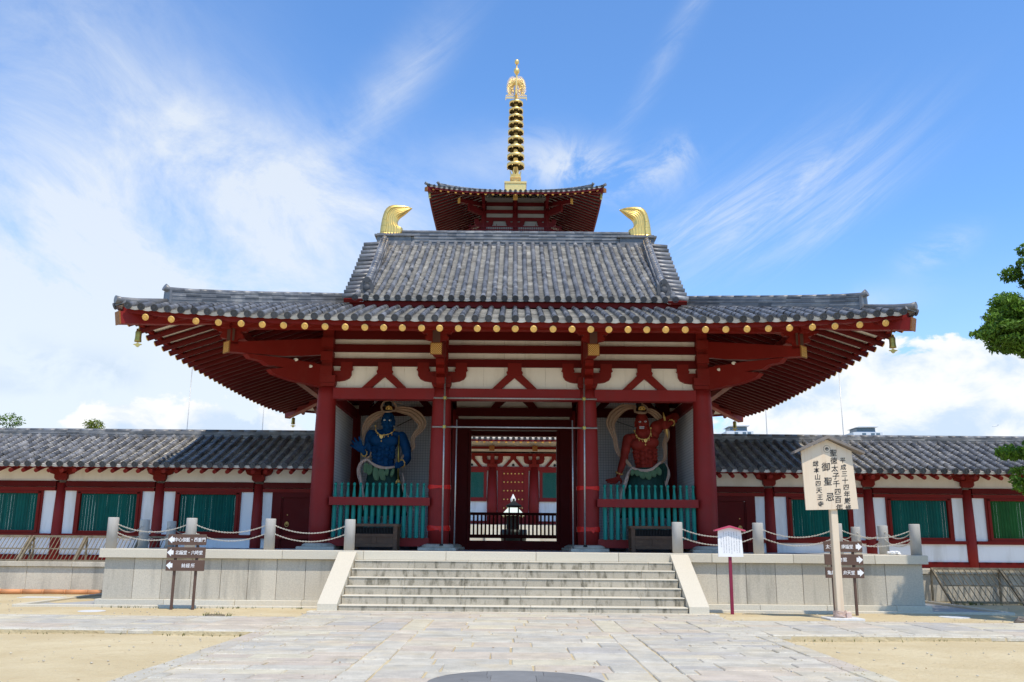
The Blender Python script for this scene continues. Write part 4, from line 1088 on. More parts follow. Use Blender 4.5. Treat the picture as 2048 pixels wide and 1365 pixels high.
for z0,z1,nm,mt in ((6.33,6.58,'lintel','redcol'),(7.30,7.50,'beam','red'),(7.78,7.95,'beam','red')):
    m=M(); m.box(-4.3,4.3,y-.15,y+.05,z0,z1); m.build(nm,MT[mt],pag)
m=M(); m.box(-4.2,4.2,y-.02,y+.04,6.58,8.5); m.build('frieze_panel',MT['cream'],pag)
for xc in (-2.83,0,2.83):
    m=M()
    for s2 in (-1,1): m.prism([(.0,7.3),(.2,7.3),(.20,7.15),(.70,6.585),(.45,6.585),(.0,7.08)],lambda a,b,s:(xc+s2*a,y-.13 if s else y,b),1)
    m.build('strut',MT['red'],pag)
    m=M(); m.ell((xc,y-.10,6.70),(.09,.05,.09),8,6); m.build('lamp_ball',MT['black'],pag)
# door
m=M(); m.box(-1.05,-.74,y-.12,y,2.75,6.33); m.box(.74,1.05,y-.12,y,2.75,6.33); m.build('door_frame',MT['redcol'],pag)
m=M(); m.box(-.74,.74,y-.06,y,2.75,6.33); d=m.build('door',MT['redcol'],pag)
m=M()
for zz in (6.12,5.55,4.97,4.39,3.81,3.23):
    for k in range(6):
        x=-.62+k*.25; m.ell((x,y-.075,zz),(.055,.04,.055),10,6)
m.build('studs',MT['gold'],d)
for sx in (-1,1):
    m=M(); a,b=sorted((sx*1.78,sx*3.9)); m.box(a,b,y-.1,y,4.25,4.50); m.box(a,b,y-.1,y,6.20,6.33); a2=sorted((sx*1.80,sx*2.0)); m.box(a2[0],a2[1],y-.1,y,4.5,6.2); w=m.build('window',MT['redcol'],pag)
    m=M(); n=24
    for i in range(n): x=sx*(2.02+i*.078); m.box(x-.03,x+.03,y-.07,y-.02,4.5,6.2)
    m.build('bars',MT['green'],w)
    m=M(); m.box(*sorted((sx*1.75,sx*4.0)),y-.06,y,2.75,2.95); m.build('sill',MT['redcol'],pag)
m=M(); m.box(-8.2,8.2,PY-8.2,PY+8.2,0,2.62)
m.build('stone_base',MT['granlight'],pag)
m=M()
for k in range(8): m.box(-1.7,1.7,PY-8.2-.33*(8-k),PY-8.2,0,.32*(k+1)-.01)
m.build('steps',MT['granlight'],pag)
# upper storeys
for i in range(1,5):
    z0=Zf[i-1]+(HF[i-1]-HW[i])*.42; z1=Zf[i]+.75
    hw=HW[i]; m=M(); m.box(-hw,hw,PY-hw,PY+hw,z0,z1+.3); m.build('core_wall',MT['wallshade'],pag)
    yb=PY-hw
    for z in (z1-.25,z1-.85,z1-1.45):
        m=M(); m.box(-hw-.1,hw+.1,yb-.12,yb,z-.13,z+.13); m.build('beam',MT['redpag'],pag)
    for x in (-hw,0,hw):
        m=M(); m.lathe([(.2,0),(.2,z1-z0)],(x,yb,z0),12); m.build('column',MT['redpag'],pag)
        m=M(); m.box(x-.11,x+.11,yb-2.1,yb,z1-.55,z1-.30); m.box(x-.1,x+.1,yb-.9,yb,z1-.85,z1-.55)
        for s2 in (-1,1): cloudarm(m,x,yb,s2,z1-1.75)
        m.build('bracket',MT['redpag'],pag)
        if x==0:
            m=M(); m.box(-.16,.16,yb-2.14,yb-2.10,z1-.72,z1-.33); m.build('end_plate',MT['gold'],pag)
    for sx in (-1,1):
        for sy in (-1,1):
            m=M(); a=Vector((sx*hw,PY+sy*hw,z1-.3)); m.beam(a,a+Vector((sx*1.75,sy*1.75,-.35)),.22,.3)
            m.beam(a+Vector((0,0,-.7)),a+Vector((sx*1.1,sy*1.1,-.6)),.2,.5); m.build('corner_bracket',MT['redpag'],pag)
            m=M(); e=a+Vector((sx*1.76,sy*1.76,-.35)); m.beam(e,e+Vector((sx*.03,sy*.03,0)),.24,.40); m.build('end_plate',MT['gold'],pag)
    # balustrade
    hb=hw+.95; zb=z0+.9
    m=M()
    for sd in range(4):
        for z in (z0+.25,z0+.65,zb):
            q=hb+.15
            if sd==0: m.box(-q,q,PY-hb-.035,PY-hb+.035,z-.035,z+.035)
            if sd==1: m.box(-q,q,PY+hb-.035,PY+hb+.035,z-.035,z+.035)
            if sd==2: m.box(-hb-.035,-hb+.035,PY-q,PY+q,z-.034,z+.034)
            if sd==3: m.box(hb-.035,hb+.035,PY-q,PY+q,z-.034,z+.034)
    for k in range(int(hb*2/.16)+1):
        x=-hb+k*.16; m.box(x-.018,x+.018,PY-hb-.018,PY-hb+.018,z0+.1,zb+.02 if k%6 else zb+.2)
        m.box(-hb-.018,-hb+.018,PY+x-.018,PY+x+.018,z0+.1,zb); m.box(hb-.018,hb+.018,PY+x-.018,PY+x+.018,z0+.1,zb)
    m.box(-hb-.2,hb+.2,PY-hb-.15,PY+hb+.15,z0-.05,z0+.08)
    m.build('balustrade',MT['redpag'],pag)
for sx in (-1,1): 
    bell((sx*6.1,PY-6.05,25.75),('left' if sx<0 else 'right')+' golden wind bell under the front eave corner of the pagoda top roof')
# spire
spz=lambda py:28.51+(378-py)*.0430
sp_=thing('pagoda_spire','tall golden ringed spire with flame finial and two balls on the pagoda roof','spire',(0,PY,28.4))
def spart(nm,f,mt='goldpale'):
    m=M(); f(m); return m.build(nm,MT[mt],sp_)
spart('base_box',lambda m:(m.box(-.80,.80,PY-.8,PY+.8,27.6,28.72),m.box(-.86,.86,PY-.86,PY+.86,28.72,28.86)))
spart('dome',lambda m:m.lathe([(.66,0),(.60,.10),(.48,.20),(.34,.27),(.30,.30)],(0,PY,28.86),28))
spart('dew_tray',lambda m:(m.box(-.30,.30,PY-.3,PY+.3,29.16,29.28),m.box(-.36,.36,PY-.36,PY+.36,29.28,29.36),m.box(-.43,.43,PY-.43,PY+.43,29.36,29.42)))
def lotus(m):
    for k in range(8):
        a=k*math.pi/4+math.pi/8; d=Vector((math.cos(a),math.sin(a),0)); t=Vector((-math.sin(a),math.cos(a),0))
        P=[(-.16,0),(.16,0),(.18,.18),(.10,.30),(.06,.46),(0,.62),(-.06,.46),(-.10,.30),(-.18,.18)]
        m.prism(P,lambda q,z,s:tuple(Vector((0,PY,29.42))+d*(.30+.25*z+(.03 if s else 0))+t*q+Vector((0,0,z))),1)
spart('lotus',lotus)
spart('shaft',lambda m:m.tube([(0,PY,29.4),(0,PY,33),(0,PY,36.3),(.02,PY,38.2),(.03,PY,39.3)],[.19,.16,.12,.07,.05],16))
tops=[203,218,231.5,245,260,276,292.5,309,326.5]
for k,py in enumerate(tops):
    zt=spz(py)-.10; R_=.555+.145*k/8; h=.16+.09*k/8
    def rg(m):
        m.lathe([(R_*.93,-h),(R_,-h),(R_,0),(R_*.93,.02),(R_*.93,-h)],(0,PY,zt),28)
        for q in range(8):
            a=q*math.pi/4; m.beam((.1*math.cos(a),PY+.1*math.sin(a),zt-h*.55),(R_*.95*math.cos(a),PY+R_*.95*math.sin(a),zt-h*.55),.05,.06)
            m.ell((.5*R_*math.cos(a),PY+.5*R_*math.sin(a),zt-h*.55),(.09,.09,.05),6,4)
            m.lathe([(.02,0),(.045,-.09),(.01,-.1)],(R_*.99*math.cos(a+.39),PY+R_*.99*math.sin(a+.39),zt-h),6)
        m.lathe([(.17,-h),(.19,-h*.5),(.17,0)],(0,PY,zt),12)
    spart('ring',rg)
def flame(m,sx):
    # pierced leaf-shaped water-flame built of curling strands
    z0=36.35; H=2.0
    m.beam((sx*.06,PY,z0),(sx*.86,PY,z0),.05,.10); m.beam((sx*.06,PY,z0+.24),(sx*.80,PY,z0+.24),.04,.05); m.beam((sx*.82,PY,z0+.04),(sx*.84,PY,z0-.2),.04,.05)
    for k in range(9): m.tube([(sx*(.1+k*.085),PY,z0),(sx*(.14+k*.085),PY,z0+.24)],.018,5)
    rnd=random.Random(3)
    for k in range(17):
        a0=math.pi*(.02+.5*k/16)
        L0=.72 if a0<1.2 else .72
        ex=sx*(.08+.74*math.cos(a0)**.7 if math.cos(a0)>0 else .08); ez=z0+.45+1.50*math.sin(a0)**.8
        bx=sx*(.08+.3*math.cos(a0)); bz=z0+.3+1.1*math.sin(a0)*.75
        m.tube([(bx,PY,bz),((bx+ex)/2+sx*.03,PY+.02,(bz+ez)/2-.06),(ex,PY,ez)],[.035,.03,.012],5)
    for q in range(70):
        x=rnd.uniform(.10,.70); z=rnd.uniform(.32,1.7)
        if (x/.80)**2+((z-.30)/1.60)**2>1: continue
        r_=rnd.uniform(.05,.10); st=rnd.uniform(0,6)
        m.tube([(sx*(x+r_*math.cos(st+t)*(1-t/9)),PY,z0+z+r_*math.sin(st+t)*(1-t/9)) for t in np.linspace(0,4.6,8)],.018,5)
    for q in range(4): m.ell((sx*(.25+.1*q),PY-.02,z0+.55+.25*q),(.07,.03,.07),6,4)
for sx in (-1,1): spart('flame_leaf',lambda m:flame(m,sx),'goldpale')
spart('flame_core',lambda m:m.box(-.05,.05,PY-.85,PY+.85,36.3,36.42).box(-.05,.05,PY-.3,PY+.3,36.4,38.0))
spart('ball',lambda m:m.ell((.03,PY,38.72),(.235,.235,.27),18,12)); spart('ball',lambda m:m.ell((.04,PY,39.53),(.185,.185,.22),18,12))
spart('collar',lambda m:m.lathe([(.08,0),(.13,.05),(.08,.1)],(.03,PY,38.38),12))
# ================================================================== guardian statues
def remesh(m,vox,name,matl,parent,smooth=6):
    me=m.mesh('tmp',matl,WL[parent]); o=bpy.data.objects.new('tmp',me); col0.objects.link(o)
    r_=o.modifiers.new('r','REMESH'); r_.mode='VOXEL'; r_.voxel_size=vox; r_.use_smooth_shade=True
    s_=o.modifiers.new('s','SMOOTH'); s_.factor=.5; s_.iterations=smooth
    dg=bpy.context.evaluated_depsgraph_get(); dg.update(); e=o.evaluated_get(dg); nm=bpy.data.meshes.new_from_object(e)
    bpy.data.objects.remove(o); nm.name=name
    if not nm.materials: nm.materials.append(matl)
    for p in nm.polygons: p.use_smooth=True
    q=bpy.data.objects.new(name,nm); col0.objects.link(q); q.parent=parent; WL[q]=WL[parent]; return q
PXM=.00235
class Fig:
    """statue drawn on a design grid (design units of 2.35 mm), y = distance toward the back"""
    def __init__(s,A,B_,C,E_,F_,Y): s.k=(A,B_,C,E_,F_); s.Y=Y
    def P(s,a,b,y=0.): A,B_,C,E_,F_=s.k; return (A+B_*a+C*b,s.Y+y,E_+F_*b+2e-5*a)
    def cap(s,m,pts,rs,n=10):       # tapered limb from (a,b,y) points
        q=[s.P(*p) for p in pts]; rs=[r_*PXM for r_ in rs]
        m.tube(q,rs,n,True)
        for p,r_ in zip(q,rs): m.ell(p,(r_,r_,r_),10,7)
    def el(s,m,a,b,y,rx,ry,rz,n=14,k=9,rot=None): m.ell(s.P(a,b,y),(rx*PXM,ry*PXM,rz*PXM),n,k,rot=rot)
def ribbon(fig,m,pts,ws,th=9,folds=3,n=44,tw=None):
    P=[Vector(fig.P(*p)) for p in pts]; k=len(P); S=[];W_=[]
    for i in range(n):                      # Catmull-Rom
        t=i/(n-1)*(k-1); a=min(int(t),k-2); f=t-a
        p0=P[max(a-1,0)];p1=P[a];p2=P[a+1];p3=P[min(a+2,k-1)]
        S.append(.5*((2*p1)+(p2-p0)*f+(2*p0-5*p1+4*p2-p3)*f*f+(3*p1-p0-3*p2+p3)*f**3)); W_.append((ws[a]*(1-f)+ws[a+1]*f)*PXM)
    nc=13;V=[]
    for i in range(n):
        T=(S[min(i+1,n-1)]-S[max(i-1,0)]).normalized(); L=T.cross(Vector((0,1,0))).normalized()
        for sd in (-1,1):
            for j in range(nc):
                q=-1+2*j/(nc-1)
                if sd==1: q=-q
                fold=math.cos(q*math.pi*folds)*W_[i]*.10
                V.append(S[i]+L*(q*W_[i]/2)+Vector((0,fold+sd*th*PXM*.5*(1-.6*q*q),0)))
    w=2*nc
    F=[(i*w+j,i*w+(j+1)%w,(i+1)*w+(j+1)%w,(i+1)*w+j) for i in range(n-1) for j in range(w)]
    F+=[tuple(range(w)),tuple(reversed(range((n-1)*w,n*w)))]
    m.addf(V,F,.5,True)
def skirt(fig,m,top,bot,n=60,rows=14,ry=.26,fold=.03,y0=0.):
    # top/bot: (cx,cz,rx) in design units
    V=[]
    for i in range(rows):
        t=i/(rows-1); cx=top[0]+(bot[0]-top[0])*t; cz=top[1]+(bot[1]-top[1])*t; rx=top[2]+(bot[2]-top[2])*t**.8
        for j in range(n):
            a=2*math.pi*j/n; f=1+fold*(.3+t)*math.sin(a*9+t*2.2)+fold*.6*math.sin(a*17+1-t*3)
            c=fig.P(cx+rx*math.cos(a)*f,cz+(12*math.sin(a*3) if i==rows-1 else 0),0); V.append((c[0],fig.Y+y0+ry*(1+.5*t)*math.sin(a)*f,c[2]))
    m.addf(V,[(i*n+j,i*n+(j+1)%n,(i+1)*n+(j+1)%n,(i+1)*n+j) for i in range(rows-1) for j in range(n)]+[tuple(range(n))],.5,True)
def face(fig,m,cx,cy,hw,y,flip,angry=False):
    # skull, jaw, brow, nose, cheeks, ears, mouth
    el=lambda *a,**k:fig.el(m,*a,**k)
    el(cx,cy-20,y,hw,hw*1.05,hw*1.28); el(cx,cy+45,y-.03,hw*.83,hw*.9,hw*.93); el(cx-2,cy+88,y-.10,hw*.48,hw*.55,hw*.38)
    for s in (-1,1):
        el(cx+s*hw*.42,cy-32,y-.175,hw*.40,hw*.20,hw*.16); el(cx+s*hw*.50,cy+22,y-.165,hw*.27,hw*.25,hw*.24)
        el(cx+s*hw*.98,cy+8,y+.0,hw*.13,hw*.24,hw*.36); el(cx+s*hw*1.0,cy+48,y+.0,hw*.11,hw*.16,hw*.17)
        el(cx+s*hw*.62,cy+70,y-.09,hw*.25,hw*.32,hw*.30)
    el(cx,cy+12,y-.235,hw*.17,hw*.24,hw*.36); el(cx,cy+30,y-.255,hw*.27,hw*.20,hw*.14); el(cx,cy-45,y-.19,hw*.22,hw*.15,hw*.18)
    if not angry: el(cx-4,cy+58,y-.215,hw*.36,hw*.16,hw*.09); el(cx-4,cy+72,y-.205,hw*.30,hw*.16,hw*.09)
    else: el(cx-10,cy+52,y-.20,hw*.46,hw*.20,hw*.11); el(cx-10,cy+98,y-.17,hw*.42,hw*.20,hw*.11)
def guardian(blue):
    if blue:
        f=Fig(-5.065,.0023486,9.0e-5,5.9285,-.0023456,27.5); X=-3.9; lab='blue muscular guardian statue with raised open palm and golden staff in the left niche'
    else:
        f=Fig(2.8146,.0023483,-5.5e-5,5.9940,-.0023467,27.5); X=3.9; lab='red muscular guardian statue brandishing a golden thunderbolt in the right niche'
    root=thing('guardian_statue',lab,'statue',(X,27.5,PT))
    skin=MT['blueskin' if blue else 'redskin']; m=M(); el=lambda *a,**k:f.el(m,*a,**k)
    if blue:
        f.cap(m,[(492,455,.06),(480,530,.06)],[78,92]); face(f,m,498,350,84,-.02,1)
        # torso
        el(455,610,.03,175,115,150); el(440,760,.03,150,105,150); el(425,880,.03,150,100,110); el(425,960,.03,160,110,80)
        el(370,500,.05,110,70,45); el(570,520,.05,110,70,45)        # trapezius
        el(365,605,-.16,108,60,80); el(530,615,-.16,108,60,78)      # chest
        el(275,545,.0,72,80,85); el(668,575,.0,78,80,90)            # deltoids
        for r_,(yy,w) in enumerate(((725,48),(790,50),(855,50),(915,46))):
            for s in (-1,1): el(443-r_*5+s*47,yy,-.20+.01*r_,w*.86,34,34)
        for k in range(4):
            for s in (-1,1): el(440+s*(128-k*4),705+k*42,-.10,40,45,22)
        f.cap(m,[(690,590,0),(735,720,-.02),(745,830,-.06)],[66,62,52]); el(722,690,-.08,48,45,75)   # upper arm
        f.cap(m,[(745,835,-.06),(722,890,-.2),(668,925,-.33)],[56,48,34]); el(640,945,-.36,34,34,42)
        # fist closed on the staff: four knuckled fingers and thumb
        for k in range(4): f.cap(m,[(662,918+k*17,-.40),(630,915+k*18,-.47),(612,921+k*18,-.44),(622,925+k*18,-.385)],[10,11,10,9],8)
        f.cap(m,[(660,915,-.41),(640,903,-.46),(622,906,-.47)],[12,11,9],8)
        f.cap(m,[(258,560,0),(238,680,-.02),(232,770,-.08)],[64,56,46]); f.cap(m,[(232,775,-.08),(215,785,-.25),(205,772,-.38)],[46,40,30])
        el(165,722,-.43,60,20,50); el(185,745,-.42,42,24,36)
        fing=[[(128,735,-.43),(88,712,-.45),(45,684,-.44)],[(128,712,-.44),(95,668,-.47),(62,628,-.46)],[(150,690,-.44),(122,640,-.48),(96,594,-.47)],[(178,682,-.44),(166,630,-.48),(152,580,-.47)],[(200,735,-.43),(236,705,-.46),(262,655,-.46)]]
        for g_ in fing: f.cap(m,g_,[19,16.5,13],8)
        # hips, legs and feet
        f.cap(m,[(370,1000,.03),(330,1300,-.02),(320,1560,.05),(315,1800,.02)],[100,82,66,46]); f.cap(m,[(520,1000,.03),(580,1300,.0),(600,1560,.05),(605,1800,.02)],[100,82,66,46])
        for a in (300,625): el(a,1850,-.12,48,110,34); 
        for a in (300,625):
            for k in range(5): el(a-32+k*16,1862,-.36,10,22,14)
    else:
        f.cap(m,[(480,470,.05),(490,560,.06)],[84,96]); face(f,m,476,372,88,-.02,1,True)
        el(505,650,.03,172,115,150); el(515,790,.03,152,105,150); el(535,890,.03,150,100,100); el(545,970,.03,165,110,80)
        el(385,555,.05,105,70,50); el(600,500,.04,100,75,75)
        el(430,665,-.16,108,60,80); el(590,635,-.16,104,60,78)
        el(300,600,.0,72,80,86); el(668,440,.0,82,85,95); el(640,520,.0,70,80,80)
        for r_,(yy,w) in enumerate(((770,48),(835,50),(895,50),(945,44))):
            for s in (-1,1): el(520+r_*6+s*47,yy-s*8,-.20+.01*r_,w*.86,34,34)
        for k in range(4):
            for s in (-1,1): el(515+s*(128-k*4)+k*4,745+k*42-s*14,-.10,40,45,22)
        f.cap(m,[(290,610,0),(265,730,-.02),(250,820,-.04)],[66,60,50]); el(285,700,-.06,44,44,70)
        f.cap(m,[(250,825,-.04),(215,930,-.10),(170,1055,-.16)],[54,48,31])
        el(150,1105,-.19,56,34,30)
        for g_ in ([(110,1105,-.2),(60,1112,-.24),(8,1124,-.26)],[(112,1118,-.22),(66,1135,-.27),(26,1150,-.29)],[(125,1130,-.24),(92,1150,-.29),(62,1162,-.31)],[(148,1135,-.25),(128,1155,-.30),(108,1163,-.32)],[(185,1110,-.20),(202,1140,-.24),(190,1162,-.27)]): f.cap(m,g_,[17,15,12],8)
        f.cap(m,[(680,430,0),(800,350,.02),(915,290,.0)],[76,68,54]); f.cap(m,[(915,292,0),(885,345,-.14),(835,395,-.26)],[54,48,32])
        el(782,415,-.30,48,36,54)
        for k in range(4): f.cap(m,[(800,380+k*24,-.34),(752,378+k*24,-.41),(730,388+k*24,-.37),(742,394+k*24,-.31)],[13,14,13,11],8)
        f.cap(m,[(800,440,-.34),(775,462,-.40),(745,470,-.40)],[15,14,12],8)
        f.cap(m,[(470,1000,.03),(400,1300,-.02),(380,1560,.05),(370,1830,.02)],[100,82,66,46]); f.cap(m,[(620,1000,.03),(690,1300,.0),(700,1560,.05),(705,1830,.02)],[100,82,66,46])
        for a in (355,720):
            el(a,1880,-.12,48,110,34)
            for k in range(5): el(a-32+k*16,1892,-.36,10,22,14)
    remesh(m,.0155,'body',skin,root,2)
    # eyes, teeth
    hx,hy=(498,350) if blue else (476,372); hw=84 if blue else 88
    ey=[(475,348),(543,354)] if blue else [(413,374),(478,368)]
    if blue: ex=[(hx-34,hy-2),(hx+36,hy+2)]
    else: ex=[(hx-38,hy+0),(hx+34,hy-4)]
    for a,b in ex:
        m=M(); f.el(m,a,b,-.245 if blue else -.25,17,8,11); e=m.build('eye',MT['whitepaint'],root)
        m=M(); f.el(m,a+(6 if blue else -4),b,-.262 if blue else -.267,6,4,7,8,5); m.build('pupil',MT['black'],e)
    for s,(a,b) in zip((-1,1),ex):
        m=M(); f.cap(m,[(a-s*-26*1,b-30,-.235),(a,b-20,-.265),(a+s*-20,b-6,-.25)],[5,8,6],6) if False else f.cap(m,[(a+s*26,b-32,-.22),(a+s*4,b-24,-.26),(a-s*20,b-8,-.262)],[5,8,6],8); m.build('eyebrow',skin,root)
    if not blue:
        m=M(); 
        f.el(m,hx-12,hy+76,-.225,36,10,20); m.build('mouth_hollow',MT['black'],root)
        m=M()
        for k in range(7):
            f.el(m,hx-40+k*9.3,hy+67,-.245,5.2,6,8,8,5); f.el(m,hx-38+k*8.8,hy+86,-.243,4.6,6,6,8,5)
        m.build('teeth',MT['whitepaint'],root)
    # topknot, crown, loops
    kx,ky=(505,185) if blue else (458,190)
    m=M(); f.el(m,kx,ky+10,.0,62,55,60); f.el(m,kx-8,ky-55,.02,48,44,52); m.build('topknot',MT['black'],root)
    m=M()
    for k in range(9):
        a=math.pi*k/8; f.el(m,kx+12+38*math.cos(a),ky+12-34*math.sin(a),-.16,10,9,10,8,6)
    f.el(m,kx+12,ky+4,-.17,18,10,22); m2=f.cap(m,[(kx-28,ky+16,-.15),(kx+50,ky+16,-.15)],[7,7],8); m.build('crown_jewel',MT['gold'],root)
    m=M()
    L=[(430,235,-.13),(415,160,-.09),(450,95,-.06),(510,78,-.04),(555,82,-.04),(570,110,-.06),(602,150,-.06),(600,205,-.09),(575,232,-.13)] if blue else [(378,140,-.05),(385,190,-.10),(378,215,-.12),(400,240,-.15),(455,245,-.18),(515,248,-.15),(545,215,-.10),(530,165,-.08),(480,130,-.06),(445,98,-.05)]
    ribbon(f,m,L,[24]*len(L),12,1,50)
    L=[(428,232,-.14),(470,238,-.19),(530,236,-.19),(598,215,-.13)] if blue else [(372,235,-.12),(440,255,-.2),(510,255,-.19),(552,215,-.1)]
    ribbon(f,m,L,[22]*4,12,1,20)
    for k in range(3):
        a=(600+k*25,95+k*8,-.02) if blue else (240-k*12,125+k*4,-.02); f.cap(m,[a,(a[0]+30*(1 if blue else -1),a[1]+20-k*9,-.02)],[5,2],6)
    m.build('head_band',MT['scarf'],root)
    # floating scarf
    m=M()
    if blue:
        ribbon(f,m,[(585,190,.05),(680,200,.08),(790,225,.10),(880,290,.12),(935,370,.12),(910,450,.12),(840,520,.12),(808,600,.12),(815,680,.08),(775,745,.0),(715,800,-.12),(670,870,-.22)],[60,95,120,135,120,90,62,60,58,48,44,18],11,3,70)
        ribbon(f,m,[(450,228,.05),(350,270,.09),(260,330,.10),(200,420,.10),(185,520,.05),(215,620,-.05),(262,720,-.10),(262,800,-.14),(225,850,-.18)],[60,95,110,92,66,48,42,36,34],11,3,60)
    else:
        ribbon(f,m,[(395,165,.05),(310,158,.08),(210,190,.10),(120,270,.12),(75,370,.12),(100,480,.12),(135,580,.12),(150,680,.08),(190,790,.0),(255,860,-.14),(330,950,-.2)],[50,70,110,135,120,80,60,56,54,50,34],11,3,70)
        ribbon(f,m,[(545,200,.05),(620,225,.09),(690,280,.10),(740,350,.12),(800,450,.12),(815,540,.10),(775,650,.05),(785,760,.0),(760,860,-.06),(705,905,-.14)],[50,80,95,80,70,68,60,46,40,26],11,3,60)
    m.build('scarf',MT['scarf'],root)
    # waist rope and trailing ends
    m=M()
    if blue:
        ribbon(f,m,[(235,850,-.17),(300,905,-.27),(380,950,-.33),(470,968,-.33),(545,962,-.27),(605,945,-.2)],[26,34,38,38,32,22],22,2,50)
        ribbon(f,m,[(232,855,-.2),(165,895,-.2),(130,970,-.2),(135,1060,-.2),(160,1160,-.2),(190,1350,-.2),(210,1500,-.2)],[34,44,50,54,48,36,30],11,2,50)
        ribbon(f,m,[(680,1030,-.02),(700,1120,-.05),(690,1220,-.1),(760,1340,-.1),(830,1500,-.1)],[20,24,22,36,40],9,2,40)
    else:
        ribbon(f,m,[(340,955,-.17),(400,990,-.27),(500,1005,-.33),(590,985,-.33),(660,930,-.27),(715,890,-.2)],[26,36,40,40,34,24],22,2,50)
        ribbon(f,m,[(345,965,-.2),(300,1030,-.2),(270,1110,-.2),(240,1200,-.2),(205,1310,-.2),(195,1450,-.2)],[30,40,50,54,44,36],11,2,50)
        ribbon(f,m,[(775,905,-.02),(815,980,.0),(820,1060,.0),(785,1190,.0),(790,1330,.0),(760,1480,0)],[26,36,48,40,40,36],9,2,40)
    m.build('waist_sash',MT['rope'],root)
    # skirt
    c=(430,950,172) if blue else (545,960,185); b=(430,1560,300) if blue else (520,1580,320)
    m=M(); skirt(f,m,c,b); m.build('skirt',MT['skirtdark'],root)
    if not blue:
        m=M(); ribbon(f,m,[(690,920,-.05),(745,940,-.04),(770,1010,-.02),(755,1120,-.02)],[60,95,90,60],16,2,20); m.build('skirt_flap',MT['skirtdark'],root)
    m=M()
    if blue: LF=[((235,905),(238,1030),60),((290,925),(275,1050),60),((350,950),(370,1120),64),((420,965),(455,1120),66),((500,970),(500,1060),44),((585,975),(560,1075),38)]
    else: LF=[((345,985),(330,1060),46),((395,995),(400,1065),60),((450,1000),(470,1100),66),((520,1000),(545,1110),70),((590,985),(610,1080),66),((655,960),(680,1055),64)]
    for (a0,b0),(a1,b1),w in LF:
        ribbon(f,m,[(a0,b0,-.30),((a0+a1)/2,(b0+b1)/2,-.37),(a1,b1-10,-.37),(a1,b1+8,-.34)],[w*.7,w*1.25,w*.95,w*.35],14,1,14)
    m.build('skirt_leaves',MT['skirtlight'],root)
    # necklace
    m=M(); NK=[(338,420),(345,475),(375,520),(412,545),(460,545),(510,538),(555,515),(590,468)] if blue else [(375,480),(395,548),(425,590),(465,602),(510,604),(550,585),(580,530),(585,450)]
    yy=[-.10,-.18,-.25,-.28,-.285,-.27,-.24,-.15]
    f.cap(m,[(a,b,y) for (a,b),y in zip(NK,yy)],[6]*8,6)
    for (a,b),y in zip(NK,yy): f.el(m,a,b,y-.02,13,9,12,8,6)
    for (a,b),y in list(zip(NK,yy))[1:7]: f.el(m,a+4,b+26,y-.03,6,6,9,8,5)
    cx_=(425,565) if blue else (508,612)
    m.prism([(-26,-12),(26,-12),(20,14),(0,34),(-20,14)],lambda a,b,s:f.P(cx_[0]+a,cx_[1]+b,-.30-(.02 if s else 0)),1); f.el(m,cx_[0],cx_[1]+58,-.30,8,8,14,8,5)
    m.build('necklace',MT['gold'],root)
    # bracelets
    def brace(a,b,y,r_,tilt=(0,0,1)):
        m=M(); c=Vector(f.P(a,b,y)); T=Vector(tilt).normalized(); L=T.cross(Vector((0,1,.1))).normalized(); U=T.cross(L)
        m.tube([c+(L*math.cos(t)+U*math.sin(t))*r_*PXM for t in np.linspace(0,2*math.pi,19)[:-1]],.014,6,closed=True,cap=False)
        for t in np.linspace(0,2*math.pi,9)[:-1]: q=c+(L*math.cos(t)+U*math.sin(t))*(r_+3)*PXM; m.ell(q,(.024,.024,.024),8,5)
        m.build('bracelet',MT['gold'],root)
    if blue: brace(692,908,-.28,44,(.75,.9,.3)); brace(207,782,-.32,36,(.3,1,0))
    else: brace(180,1030,-.15,38,(-.35,.3,-1)); brace(850,382,-.24,40,(-.6,-.6,-.45))
    m=M()
    if blue:
        f.cap(m,[(652,560,-.30),(650,740,-.36),(648,1110,-.43)],[11,11,11],10); m.build('staff',MT['brass'],root)
        m=M()
        for k in range(6):
            a=k*math.pi/3; f.cap(m,[(646,1115,-.43),(646+22*math.cos(a),1142,-.43+.05*math.sin(a)),(646+30*math.cos(a),1166,-.43+.07*math.sin(a))][::1],[8,9,4],6)
        m.v=[(p[0],p[1],p[2]) for p in m.v]; m.build('staff_tip',MT['gold'],root)
    else:
        f.cap(m,[(735,250,-.34),(748,320,-.36),(762,400,-.37),(778,500,-.36),(792,585,-.34)],[3,15,11,17,3],8); m.build('thunderbolt',MT['gold'],root)
    # rock pedestal
    m=M(); cxp=X
    V=[];n=26
    for q,(r_,z) in enumerate(((1.0,0),(.96,.18),(.82,.30),(.7,.34))):
        for j in range(n):
            a=2*math.pi*j/n; rr=r_*(1+.07*math.sin(a*5+q)+.05*math.sin(a*11)); V.append((cxp+rr*math.cos(a),27.5+rr*.75*math.sin(a),PT+z))
    m.addf(V,[(q*n+j,q*n+(j+1)%n,(q+1)*n+(j+1)%n,(q+1)*n+j) for q in range(3) for j in range(n)]+[tuple(3*n+j for j in range(n))]); m.build('rock_base',MT['tiledark'],root)
    m=M(); p=(820,240) if blue else (200,305); q=(600,415) if blue else (375,425); m.tube([f.P(p[0],p[1],.9),f.P(q[0],q[1],.08)],.012,6); m.build('support_wire',MT['black'],root)
guardian(True); guardian(False)
